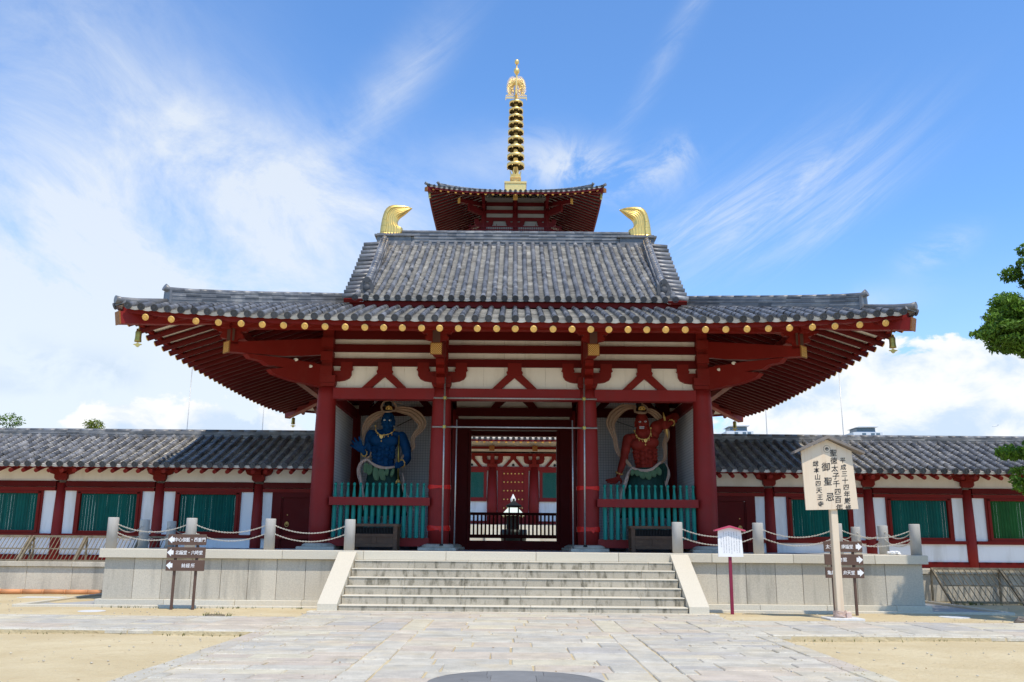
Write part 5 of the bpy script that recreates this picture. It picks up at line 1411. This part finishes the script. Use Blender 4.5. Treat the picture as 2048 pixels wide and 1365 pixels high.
# ================================================================== bollards and chains
def mk_bollard():
    t=thing('stone_bollard','x','bollard',(0,0,PT),'grey bollards round the podium edge')
    m=M(); m.lathe([(.128,0),(.128,.725),(.122,.742),(.0,.742)],(0,0,PT),24); m.build('post',MT['postgray'],t)
    return t
proto=mk_bollard(); first=True
FB=[(-9.80,'leftmost bollard, at the front left corner of the podium'),(-7.88,'front bollard just behind the left brown direction sign'),(-5.95,'front bollard before the dark red door left of the gate'),(-4.0,'front bollard at the head of the left stair side slab'),
    (4.0,'front bollard at the head of the right stair side slab'),(5.97,'front bollard just right of the small white notice'),(7.90,'front bollard half hidden behind the tall notice board post'),(9.80,'rightmost bollard, at the front right corner beside the white cloth')]
pos=[(x,22.48,l) for x,l in FB]
for s,nm in ((-1,'left'),(1,'right')):
    for k,w in enumerate(('second','third','fourth')): pos.append((s*9.80,22.48+1.93*(k+1),f'{w} bollard back along the {nm} edge of the podium, counted from the corner'))
for x,y,l in pos:
    b=proto if first else copy_tree(proto); first=False
    b.location=(x,y,PT); b['label']=l
def chain(p,q,sag,label):
    p=Vector(p);q=Vector(q);L=(q-p).length;n=int(L*1.04/.036); pts=[]
    for i in range(n+1):
        t=i/n; c=p+(q-p)*t; c.z-=4*sag*t*(1-t); pts.append(c)
    m=M()
    for i in range(n):
        a,b=pts[i],pts[i+1]; T=(b-a).normalized(); S_=Vector((0,0,1)) if i%2 else T.cross(Vector((0,0,1))).normalized(); U=(S_-T*S_.dot(T)).normalized(); c=(a+b)/2
        m.tube([c+T*(.026*math.cos(t))+U*(.0125*math.sin(t)) for t in np.linspace(0,2*math.pi,9)[:-1]],.0052,4,closed=True,cap=False)
    for e,d in ((p,1),(q,-1)): m.ell(e,(.018,.018,.018),8,5)
    return m.solo('chain',MT['chainm'],label,'chain',tuple((p+q)/2),'drooping chains between the bollards')
def chains(a,b,l):
    A=Vector((a[0],a[1],0));B2=Vector((b[0],b[1],0)); d=(B2-A).normalized()*.135
    for z,w in ((PT+.57,'upper'),(PT+.37,'lower')): chain((a[0]+d.x,a[1]+d.y,z),(b[0]-d.x,b[1]-d.y,z),.17,w+' chain '+l)
y=22.48
chains((-9.80,y),(-7.88,y),'from the left corner bollard to the one behind the brown sign')
chains((-7.88,y),(-5.95,y),'between the two front bollards right of the left brown sign')
chains((-5.95,y),(-4.0,y),'in front of the left outer gate column')
chains((4.0,y),(5.97,y),'running behind the small white notice')
chains((5.97,y),(7.90,y),'from the bollard by the white notice to the tall board post')
chains((7.90,y),(9.80,y),'from the tall board post to the right corner bollard')
for s,nm in ((-1,'left'),(1,'right')):
    for k in range(3): chains((s*9.80,y+1.93*k),(s*9.80,y+1.93*(k+1)),f'{("nearest","middle","farthest")[k]} on the {nm} side edge of the podium')
# white cloth by the corner bollard
m=M()
for k in range(34):
    m.ell((9.20+R(-.13,.13),22.38+R(-.05,.05),PT+.03+R(0,.05)),(R(.03,.06),R(.03,.05),R(.015,.03)),7,5)
m.solo('crumpled_cloth',MT['cloth'],'small crumpled white cloth lying on the coping by the right corner bollard','cloth',(9.2,22.38,PT))
# ================================================================== writing
def glyphs(txt,size,ext=.004,bold=.0):
    c=bpy.data.curves.new('t','FONT'); c.body=txt; c.size=size; c.extrude=ext; c.offset=bold; c.align_x='CENTER'; c.align_y='CENTER'; c.resolution_u=3
    o=bpy.data.objects.new('t',c); col0.objects.link(o); dg=bpy.context.evaluated_depsgraph_get(); dg.update(); me=bpy.data.meshes.new_from_object(o.evaluated_get(dg))
    V=[tuple(v.co) for v in me.vertices]; F=[tuple(p.vertices) for p in me.polygons]; bpy.data.objects.remove(o); return V,F
def put_text(m,txt,x,y,z,size,bold=0.,sx=1.,shear=0.,ext=.003):
    V,F=glyphs(txt,size,ext,bold)
    if not V: return
    cx=(min(v[0] for v in V)+max(v[0] for v in V))/2; cz=(min(v[1] for v in V)+max(v[1] for v in V))/2
    m.addf([(x+(v[0]-cx)*sx+(v[1]-cz)*shear,y-v[2],z+(v[1]-cz)+(v[0]-cx)*.05) for v in V],F)
# tall wooden notice board
SX,SY=6.86,19.6
nb=thing('notice_board','tall pale wooden roofed notice board with black brush writing, on a square post','notice board',(SX,SY,0))
def zb(py): return 1.5+(SY)*math.tan(math.atan((682.5-py)/1800*math.cos(0))+math.atan(404/1800))  # design heights
m=M(); m.bbox(SX-.082,SX+.066,SY-.02,SY+.13,.03,3.3,.012); m.build('post',MT['wood'],nb)
bx0,bx1=SX-.62,SX+.50; zt0,zt1=2.24,3.50
m=M(); P=[(bx0-.0,zt0),(bx1+.0,zt0+.03),(bx1-.06,zt1),((bx0+bx1)/2-.02,zt1+.25),(bx0-.03,zt1)]
m.prism(P,lambda a,b,s:(a,SY-.06+(0 if s==0 else .04),b),1); bd=m.build('board',MT['wood'],nb)
m=M(); apx=(bx0+bx1)/2-.03; 
for s2,xe in ((-1,bx0-.22),(1,bx1+.18)):
    m.beam((apx,SY-.06,zt1+.285),(xe,SY-.06,zt1-.045),.30,.045,(0,1,0)) if False else m.prism([(apx,zt1+.26),(xe,zt1-.07),(xe-s2*.01,zt1-.02),(apx,zt1+.325)],lambda a,b,s:(a,SY-.20 if s==0 else SY+.10,b),1)
m.build('roof',MT['woodgrey'],nb)
m=M(); cz_=lambda v:zt1+.12-(v-0)
colsT=[('平成三十四年厳修',.315,3.30,.118,2.30,.0),('聖徳太子千四百年',.12,3.46,.135,2.30,0),('御聖忌',-.055,3.18,.17,2.52,.02),('総本山四天王寺',-.27,3.23,.118,2.37,0)]
for txt,dx,za,size,zbm,sh in colsT:
    n=len(txt); 
    for i,ch in enumerate(txt):
        t=i/(n-1); put_text(m,ch,(bx0+bx1)/2+dx+.05*t-.02+R(-.006,.006),SY-.0605,za+(zbm-za)*t,size*R(1.08,1.2),.0018,.98,.08)
m.build('writing',MT['ink'],bd)
m=M(); ex,ez=(bx0+bx1)/2-.03,3.545
m.tube([(ex+.028*math.cos(t),SY-.062,ez+.028*math.sin(t)) for t in np.linspace(0,2*math.pi,17)[:-1]],.008,5,closed=True,cap=False); m.tube([(ex+.012*math.cos(t),SY-.062,ez+.012*math.sin(t)) for t in np.linspace(0,4,9)],.006,5)
for k in range(26): a=2*math.pi*k/26; m.ell((ex+.075*math.cos(a),SY-.061,ez+.075*math.sin(a)),(.006,.003,.006),6,4)
m.build('crest',MT['ink'],bd)
m=M(); m.bbox(SX-.32,SX+.40,SY-.25,SY+.35,-.02,.035,.01); m.build('base_slab',MT['drain'],nb)
m=M()
for k in range(9): 
    z=.05+k*.014; m.tube([(SX-.01+.135*math.cos(t)+R(-.006,.006),SY+.055+.11*math.sin(t),z+.01*math.sin(t*3+k)) for t in np.linspace(0,2*math.pi,14)[:-1]],.008,5,closed=True,cap=False)
m.bbox(SX+.09,SX+.20,SY-.06,SY+.05,.035,.15,.01); m.build('rope_lashing',MT['rope'],nb)
# brown direction signs
def dsign(x0,y,texts,left,lab,pz):
    t=thing('direction_sign',lab,'direction sign',(x0+.42,y,0))
    for dx in (.18,.66): m=M(); m.bbox(x0+dx-.028,x0+dx+.028,y-.0,y+.05,-.02,1.60,.006); m.build('leg',MT['signbrown'],t)
    for k,tx in enumerate(texts):
        z0=pz-k*.283; m=M(); m.bbox(x0,x0+.86,y-.045,y-.005,z0-.235,z0,.006); b=m.build('board',MT['signbrown'],t)
        m=M(); ax=x0+.09 if left else x0+.77; d=-1 if left else 1; zc=z0-.1175
        P=[(d*.085,0),(-d*.01,.085),(-d*.01,.045),(-d*.06,.045),(-d*.06,-.045),(-d*.01,-.045),(-d*.01,-.085)]
        m.prism(P,lambda a,b2,s:(ax+a,y-.046-(.004 if s else 0),zc+b2),1); m.build('arrow',MT['whitepaint'],b)
        m=M(); n=len(tx); w=.62; span=min(w,n*.095)
        for i,ch in enumerate(tx):
            xx=(x0+.50 if left else x0+.345)+(i-(n-1)/2)*(.088 if n>4 else .105); put_text(m,ch,xx,y-.0455,zc,.10,.0008,.92)
        m.build('lettering',MT['whitepaint'],b)
dsign(-7.80,20.85,['中心伽藍・西重門','北鐘堂・六時堂','納経所'],True,'brown three-board direction sign with left-pointing arrows before the left podium wall',1.63)
dsign(6.98,20.80,['太子殿・南鐘堂','宝物館','亀井堂・弁天堂'],False,'brown three-board direction sign with right-pointing arrows behind the tall notice board',1.60)
# small white notice
wn_=thing('small_notice','small white roofed notice on a maroon post by the right stair slab','notice',(4.86,20.75,0)); x,y=4.86,20.75
m=M(); m.bbox(x-.035,x+.035,y,y+.05,-.02,1.7,.005); m.build('post',MT['maroon'],wn_)
m=M(); m.prism([(x-.27,1.24),(x+.29,1.24),(x+.26,1.82),(x,1.90),(x-.26,1.82)],lambda a,b,s:(a,y-.035+(.03 if s else 0),b),1); bb=m.build('board',MT['whitepaint'],wn_)
m=M()
for s2 in (-1,1): m.prism([(x,1.885),(x+s2*.345,1.795),(x+s2*.345,1.825),(x,1.925)],lambda a,b,s:(a,y-.12 if s==0 else y+.05,b),1)
m.build('roof',MT['pinkred'],wn_)
m=M()
for c in range(8):
    cx_=x+.21-c*.058; z=1.79-(.10 if c in(0,7) else 0)-(.0)
    while z>1.29+R(0,.08)+(.1 if c==7 else 0):
        h=R(.008,.014)
        for q in range(3):
            if rn()<.72: m.box(cx_-R(.006,.013),cx_+R(.006,.013),y-.0365,y-.0345,z-q*h/3,z-q*h/3-.0022)
        if rn()<.7: xx=cx_+R(-.009,.009); m.box(xx-.0014,xx+.0014,y-.0366,y-.0344,z-h,z)
        z-=.0175
m.build('writing',MT['inkgrey'],bb)
# ================================================================== leaning metal grilles
def grille(x0,x1,yt,zt,yb,zb,bars,lab,nm='leaning_grille'):
    t=thing('metal_grille',lab,'metal grille',((x0+x1)/2,yb,zb))
    P=lambda x,f:(x,yb+(yt-yb)*f,zb+(zt-zb)*f)
    for f,w in ((0.03,.06),(.5,.035),(1,.06)):
        m=M(); m.beam(P(x0,f),P(x1,f),w*.8,w); m.build('rail',MT['rust'],t)
    m=M(); n=int((x1-x0)/bars)
    for i in range(n+1): m.tube([P(x0+i*(x1-x0)/n,0),P(x0+i*(x1-x0)/n,1)],.0125,5)
    m.build('bars',MT['rust'],t)
    k=max(2,int((x1-x0)/1.3)+1)
    for i in range(k):
        x=x0+.02+i*(x1-x0-.04)/(k-1); m=M(); m.beam(P(x,-.03),P(x,1),.05,.06); m.build('stile',MT['rust'],t)
        m=M(); m.beam((x,yt+.03,zt-.04),(x,yt+.06,zb),.045,.045); m.build('prop',MT['rust'],t)
grille(-17.2,-14.1,26.95,1.58,26.3,CF,.115,'leftmost rusty metal grille propped on the left corridor base')
grille(-14.05,-10.9,26.95,1.58,26.3,CF,.115,'rusty metal grille propped on the left corridor base beside the podium')
grille(-10.85,-9.95,26.95,1.58,26.3,CF,.115,'short rusty metal grille on the left corridor base, half behind the podium')
grille(11.75,15.6,26.12,.90,25.05,0.02,.15,'dark metal grille leaning against the right corridor base, shaded by the tree')
grille(15.75,19.2,26.12,.90,25.05,0.02,.15,'dark metal grille at the far right beneath the tree')
# orange pipe
m=M(); x=-22
while x<-10.2: m.tube([(x,25.9,.075),(x+.58,25.9,.075)],.062,12,True,rn()); m.tube([(x+.55,25.9,.075),(x+.60,25.9,.075)],.067,12,True,.4); x+=.6
o=m.solo('ground_pipe',MT['orangepipe'],'long jointed orange pipe on the ground along the left corridor base','pipe',(-14,25.9,.07))
m=M(); m.tube([(x+.01,25.9,.075),(x+.3,25.9,.075)],.07,12); e=m.build('pipe_end',MT['towerglass'],None); e.data.transform(Matrix.Translation((14,-25.9,-.07))); e.parent=o; WL[e]=WL[o]
# drain covers and ground patches
def patch(x,y,rx,ry,lab,mt='drain',z=.012,nm='drain_cover',cat='drain cover'):
    m=M(); n=22; V=[]
    for h,s in ((-.03,1.0),(z,1.0),(z+.004,.94)):
        for j in range(n): a=2*math.pi*j/n; q=s*(1+.03*math.sin(3*a)); V.append((x+rx*q*math.cos(a),y+ry*q*math.sin(a),h))
    m.addf(V,[(q*n+j,q*n+(j+1)%n,(q+1)*n+(j+1)%n,(q+1)*n+j) for q in range(2) for j in range(n)]+[tuple(2*n+j for j in range(n))]); return m.solo(nm,MT[mt],lab,cat,(x,y,0))
patch(-9.0,20.0,.28,.28,'pale round drain cover on the sand left of the brown sign')
patch(-6.05,19.05,.19,.16,'small dark round drain cover with weeds, just above the left cross path','rust',.03)
patch(9.6,20.4,.32,.3,'pale round drain cover on the sand right of the tall notice board')
m=M(); m.box(-12.9,-11.8,24.3,24.8,-.02,.012); m.solo('ground_slab',MT['drain'],'flat pale slab in the sand near the orange pipe end','slab',(-12.3,24.5,0))
m=M(); m.box(13.0,14.1,21.6,22.1,-.02,.02); m.solo('ground_slab',MT['drain'],'flat pale slab at the far right in front of the grilles','slab',(13.5,21.8,0))
# coiled cable at right
m=M()
for k in range(4): m.tube([(10.35+(.18-.02*k)*math.cos(t)*1.5,18.9+.12*math.sin(t)+R(-.01,.01),.03+.02*k+.02*math.sin(2*t+k)) for t in np.linspace(0,2*math.pi,15)[:-1]],.016,6,closed=True,cap=False)
m.solo('rope_coil',MT['woodgrey'],'small coil of grey rope on the sand at the right edge','rope',(10.35,18.9,0))
# ================================================================== foliage
def leaves(m,blobs,n,size,seed=1,tint=(.5,.25),shell=.55):
    g=np.random.default_rng(seed); wts=np.array([b[3]*b[4]*b[5] for b in blobs]); wts=wts/wts.sum(); L_=0
    idx=g.choice(len(blobs),n,p=wts); 
    for i in idx:
        b=blobs[i]; d=g.normal(size=3); d/=np.linalg.norm(d); r_=(shell+(1-shell)*g.random())*(1+.10*g.normal())
        c=np.array(b[:3])+d*np.array(b[3:6])*r_
        nrm=d*.5+g.normal(size=3)*.6+np.array((0,0,.45)); nrm/=np.linalg.norm(nrm); a=np.cross(nrm,g.normal(size=3)); a/=np.linalg.norm(a); a[2]-=.35; a/=np.linalg.norm(a); bb=np.cross(nrm,a)
        s=size*(.7+.6*g.random()); w=s*.40
        m.addf([c-a*s*.5,c+bb*w*.5-a*.05*s,c+a*s*.5-nrm*s*.12,c-bb*w*.5-a*.05*s],[(0,1,2,3)],min(1,max(0,g.normal(*tint)+.12*d[2])))
def cluster(cx,cy,cz,rx,ry,rz,k,seed,sub=.38):
    g=np.random.default_rng(seed); out=[]
    for i in range(k):
        d=g.normal(size=3); d/=np.linalg.norm(d); q=.45+.5*g.random(); s=sub*(.6+.7*g.random()); out.append((cx+d[0]*rx*q,cy+d[1]*ry*q,cz+d[2]*rz*q,rx*s,ry*s,rz*s*.8))
    return out
def tree(name,lab,cat,base,h,blobs,n,size,limbs,mt='leaf',group=None,seed=1,tr=.16,tint=(.5,.25)):
    t=thing(name,lab,cat,base,group); m=M(); x,y,z=base
    m.tube([(x,y,z-.1),(x+.05,y,z+h*.3),(x-.05,y+.05,z+h*.62),(x,y,z+h*.85)],[tr*1.25,tr,tr*.75,tr*.3],10); m.build('trunk',MT['bark'],t)
    for i,b in enumerate(limbs):
        s=(x,y,z+h*(.35+.35*(i%4)/4)); mid=((s[0]+b[0])/2,(s[1]+b[1])/2,(s[2]+b[2])/2+.25); m=M(); m.tube([s,mid,b],[tr*.55,tr*.35,tr*.10],7); m.build('limb',MT['bark'],t)
    m=M(); leaves(m,blobs,n,size,seed,tint); m.build('crown',MT[mt],t); return t
near=[]
for c in [(11.55,19,7.55,.60,.7,.62,12,11),(12.6,19.2,8.0,.8,1.0,.8,14,12),(10.25,18.8,6.10,.60,.62,.30,14,13),(10.75,18.7,5.95,.75,.7,.40,16,22),(11.2,18.8,6.15,.9,.8,.6,20,23),(11.5,18.9,7.0,.5,.6,.5,9,24),(10.95,18.9,6.42,.75,.7,.46,18,14),(11.65,19,6.3,.9,.9,.6,16,15),(11.05,18.6,5.62,.46,.5,.34,12,16),(11.7,18.8,5.5,.6,.7,.5,10,20),
          (11.28,18.9,4.75,.26,.3,.3,6,17),(11.05,19,3.35,.70,.6,.42,16,18),(10.85,19,2.80,.40,.4,.30,9,19),(11.6,19,2.9,.7,.7,.6,10,21)]:
    near+=cluster(*c)
far=[]
for c in [(14.6,19,8.8,2.2,2.2,2.0,22,31),(13.8,18.5,6.2,1.5,1.8,1.5,16,32),(15.5,20,8.0,2.4,2.4,2.2,22,33),(15.6,20.5,10.2,2.4,2.2,1.5,20,34),(17.0,18,7,2.2,2.2,2,14,35),(13.0,18.8,3.6,1.2,1.2,1.0,10,36)]: far+=cluster(*c)
big=tree('camphor_tree','big leafy green tree reaching in from the right edge of the picture','tree',(14.6,19.0,0),8.5,near,66000,.105,[(11.6,19,6.5),(11.4,18.9,5.8),(11.9,19.1,7.8),(10.6,18.8,6.2),(11.1,18.7,5.7),(11.5,19,3.2),(13.2,18.6,6.4),(15.0,20.2,9.6),(16.5,18.5,7.2)],seed=5,tr=.30)
m=M(); leaves(m,far,30000,.14,6); m.build('crown',MT['leaf'],big)
def bush(x,y,z,r_,k,seed): return cluster(x,y,z,r_*1.2,r_,r_*.8,k,seed,.42)
tree('background_tree','dark green tree top behind the corridor roof at the left edge','tree',(-27.3,47,0),7.5,bush(-27.6,47,6.9,1.35,16,41)+bush(-26.4,47,6.5,.7,9,47),4200,.16,[(-27.8,47,7),(-26.6,47,6.6)],group='distant trees behind the left corridor',seed=41,tint=(.35,.2))
tree('background_tree','yellow-green tree top behind the corridor roof left of the gate','tree',(-20.9,46,0),7.2,bush(-21.2,46,6.6,.95,14,42)+bush(-20.0,46,6.35,.6,7,48),3400,.13,[(-21,46,6.8),(-20.2,46,6.4)],'leafy',group='distant trees behind the left corridor',seed=42,tint=(.5,.3))
tree('background_tree','low scrap of yellow-green foliage just above the corridor ridge','tree',(-18.6,46,0),6.4,bush(-18.6,46,6.35,.32,6,43),700,.12,[(-18.6,46,6.3)],'leafy',group='distant trees behind the left corridor',seed=43)
for k,(x,l) in enumerate(((-13,'courtyard tree seen through the left corridor bars by the gate'),(17,'courtyard tree hidden behind the right corridor'))):
    tree('courtyard_tree',l,'tree',(x,52,0),4.2,bush(x,52,3.4,1.5,16,51+k),2600,.17,[(x-.6,52,3.4),(x+.6,52,3.6)],group='low trees in the courtyard',seed=51+k)
# weeds
def weeds(x0,x1,y0,y1,n,seed,h=.07):
    g=np.random.default_rng(seed); m=M()
    for i in range(n):
        x=g.uniform(x0,x1); y=g.uniform(y0,y1)
        if math.sin(x*3.1+seed)+math.sin(x*7.7)<.1 and g.random()<.8: continue
        for q in range(4):
            a=g.uniform(0,6.28); hh=h*g.uniform(.4,1.2); w=.006; dx,dy=math.cos(a)*hh*.5,math.sin(a)*hh*.5
            m.addf([(x-w,y,-.01),(x+w,y,-.01),(x+dx,y+dy,hh)],[(0,1,2)],g.random())
    return m
m=weeds(-9.5,-4.6,21.1,21.34,110,3,.05); m.join(weeds(-6.3,-5.7,18.95,19.15,60,4,.08)); m.join(weeds(-14,-4.3,15.16,15.3,110,5,.04)); m.join(weeds(4.3,14,15.16,15.3,80,6,.04)); m.join(weeds(11.8,18,24.7,25.2,300,8,.08))
o=m.build('weeds',MT['grass']); o['kind']='stuff'
# pebbles and grit
m=M(); g=np.random.default_rng(9)
for i in range(520):
    sx=-1 if g.random()<.5 else 1; x=sx*g.uniform(4.3,13); y=g.uniform(7,15.2) if g.random()<.6 else g.uniform(18.2,24)
    if abs(x)<10 and y>21.3: continue
    r_=g.uniform(.005,.017); m.ell((x,y,r_*.3),(r_*1.3,r_,r_*.7),6,4,g.random())
o=m.build('pebbles',MT['granite']); o['kind']='stuff'
m=M(); g=np.random.default_rng(19)
for i in range(260):
    x=g.normal(0,1)*7; y=g.uniform(8.5,21.2)
    if abs(x)>14: continue
    on=abs(x)<4.2 or 15.3<y<18.1; z=.088 if on else .008; a=g.uniform(0,6.28); s=g.uniform(.012,.03); c,d=math.cos(a)*s,math.sin(a)*s
    m.addf([(x-c,y-d,z),(x+d*.45,y-c*.45,z+.006),(x+c,y+d,z+.010),(x-d*.45,y+c*.45,z+.004)],[(0,1,2,3)],g.random())
o=m.build('fallen_leaves',MT['deadleaf']); o['kind']='stuff'
m=M()
for i in range(700):      # grit and sand kicked onto the paving edges
    sx=-1 if g.random()<.5 else 1
    if g.random()<.6: x=sx*(4.2-abs(g.normal(0,.35))); y=g.uniform(8.8,19.8)
    else: x=sx*g.uniform(4.2,13); y=g.choice([15.35,18.05])+g.normal(0,.12)
    r_=g.uniform(.004,.010); m.ell((x,y,.083),(r_*1.4,r_,r_*.6),5,3,g.random())
o=m.build('grit',MT['sand']); o['kind']='stuff'
# ================================================================== between gate and pagoda
t=thing('incense_burner','black roofed bronze incense burner seen through the gateway','incense burner',(.03,42,0))
m=M(); m.lathe([(.5,0),(.55,.3),(.4,.5),(.35,.9),(.55,1.5),(.62,1.9),(.6,2.1)],(.03,42,0),20); m.build('bowl',MT['bronze'],t)
for sx in (-1,1):
    for sy in (-1,1): m=M(); m.box(.03+sx*.21-.03,.03+sx*.21+.03,42+sy*.21-.03,42+sy*.21+.03,2.0,3.10); m.build('post',MT['bronze'],t)
m=M(); n=4
V=[]
for z,r_ in ((3.10,.36),(3.17,.40),(3.24,.26),(3.33,.13),(3.40,.05)):
    for j in range(4): a=math.pi/4+j*math.pi/2; V.append((.03+r_*1.28*math.cos(a),42+r_*1.28*math.sin(a),z))
m.addf(V,[(q*4+j,q*4+(j+1)%4,(q+1)*4+(j+1)%4,(q+1)*4+j) for q in range(4) for j in range(4)]+[(3,2,1,0),(16,17,18,19)]); m.ell((.03,42,3.44),(.05,.05,.06),8,6); m.build('roof',MT['bronze'],t)
t=thing('stone_lantern_canopy','pale pyramid-roofed stone canopy with pointed finial before the pagoda door','canopy',(0,50,0))
m=M(); m.addf([(-.66,49.34,2.95),(.66,49.34,2.95),(.66,50.66,2.95),(-.66,50.66,2.95),(0,50,3.66)],[(0,1,4),(1,2,4),(2,3,4),(3,0,4),(3,2,1,0)]); m.build('roof',MT['palegreen'],t)
m=M(); m.lathe([(.04,0),(.13,.12),(.15,.24),(.08,.38),(.01,.52)],(0,50,3.60),12); m.build('finial',MT['whitestone'],t)
m=M(); m.box(-.35,.35,49.65,50.35,0,2.94); m.build('body',MT['bronze'],t)
for k,(x,l) in enumerate(((-16,'white courtyard wall seen through the left corridor bars'),(16,'white courtyard wall seen through the right corridor bars'))):
    t=thing('courtyard_wall',l,'wall',(x,88,0)); m=M(); m.box(x-11,x+11,87.8,88.2,0,3.2); m.build('plaster',MT['plaster'],t)
    m=M(); m.prism([(87.2,3.2),(88,3.9),(88.8,3.2)],lambda a,b,s:(x-11.2 if s else x+11.2,a,b),1); m.build('tile_cap',MT['tile'],t)
# ================================================================== net poles, towers, plane
for x,l in ((-18.2,'outer'),(-14.0,'inner'),(14.1,'inner'),(18.35,'outer')):
    s='left' if x<0 else 'right'
    m=M(); m.tube([(x,50,0),(x,50,11.6)],.022,6); m.solo('net_pole',MT['steel'],f'{l} thin net pole rising behind the {s} corridor roof','pole',(x,50,0),'thin net poles behind the corridors')
def tower(x,y,w,ztop,lab):
    t=thing('office_tower',lab,'building',(x,y,0),'towers beyond the right corridor')
    m=M(); m.box(x-w/2,x+w/2,y,y+14,0,ztop-2.6); m.box(x-w*.36,x+w*.32,y+1,y+12,ztop-2.6,ztop-2.3); m.build('body',MT['tower'],t)
    m=M(); m.box(x-w*.34,x+w*.30,y+1.5,y+10,ztop-2.3,ztop-.55); m.build('penthouse_glass',MT['towerglass'],t)
    m=M(); m.prism([(x-w*.42,ztop-.55),(x-w*.30,ztop-.05),(x+w*.36,ztop),(x+w*.36,ztop-.35),(x-w*.25,ztop-.5)],lambda a,b,s:(a,y-.3 if s==0 else y+11,b),1); m.build('roof_slab',MT['tower'],t)
    for q in (-.2,.1,.28): m=M(); m.box(x+w*q,x+w*(q+.13),y-.08,y,ztop-4.1,ztop-3.0); m.build('window',MT['towerglass'],t)
tower(158,400,13,53.6,'pale office tower top just above the corridor ridge, right of the notice board')
tower(101,400,12,53.6,'pale office tower top just above the corridor ridge, beside the gate')
t=thing('airliner','tiny white airliner low in the sky at the far right','airplane',(1343,2500,331)); X,Y,Z=1343,2500,331
m=M(); m.tube([(X-9,Y,Z-.9),(X-7,Y,Z-.6),(X+6,Y,Z+.4),(X+9,Y,Z+1.0)],[.3,1.1,1.1,.3],8); m.build('fuselage',MT['whitepaint'],t)
m=M(); m.addf([(X-2,Y,Z-.4),(X+2,Y,Z),(X+5,Y-14,Z+.6),(X+3.6,Y-14,Z+.5)],[(0,1,2,3)]); m.addf([(X-2,Y,Z-.4),(X+2,Y,Z),(X+5,Y+14,Z+.6),(X+3.6,Y+14,Z+.5)],[(0,1,2,3)]); m.build('wings',MT['tower'],t)
m=M(); m.prism([(6,.4),(8.6,.8),(9.8,4.0),(8.6,4.0)],lambda a,b,s:(X+a,Y-.15 if s else Y+.15,Z+b),1); m.build('tail_fin',MT['towerglass'],t)
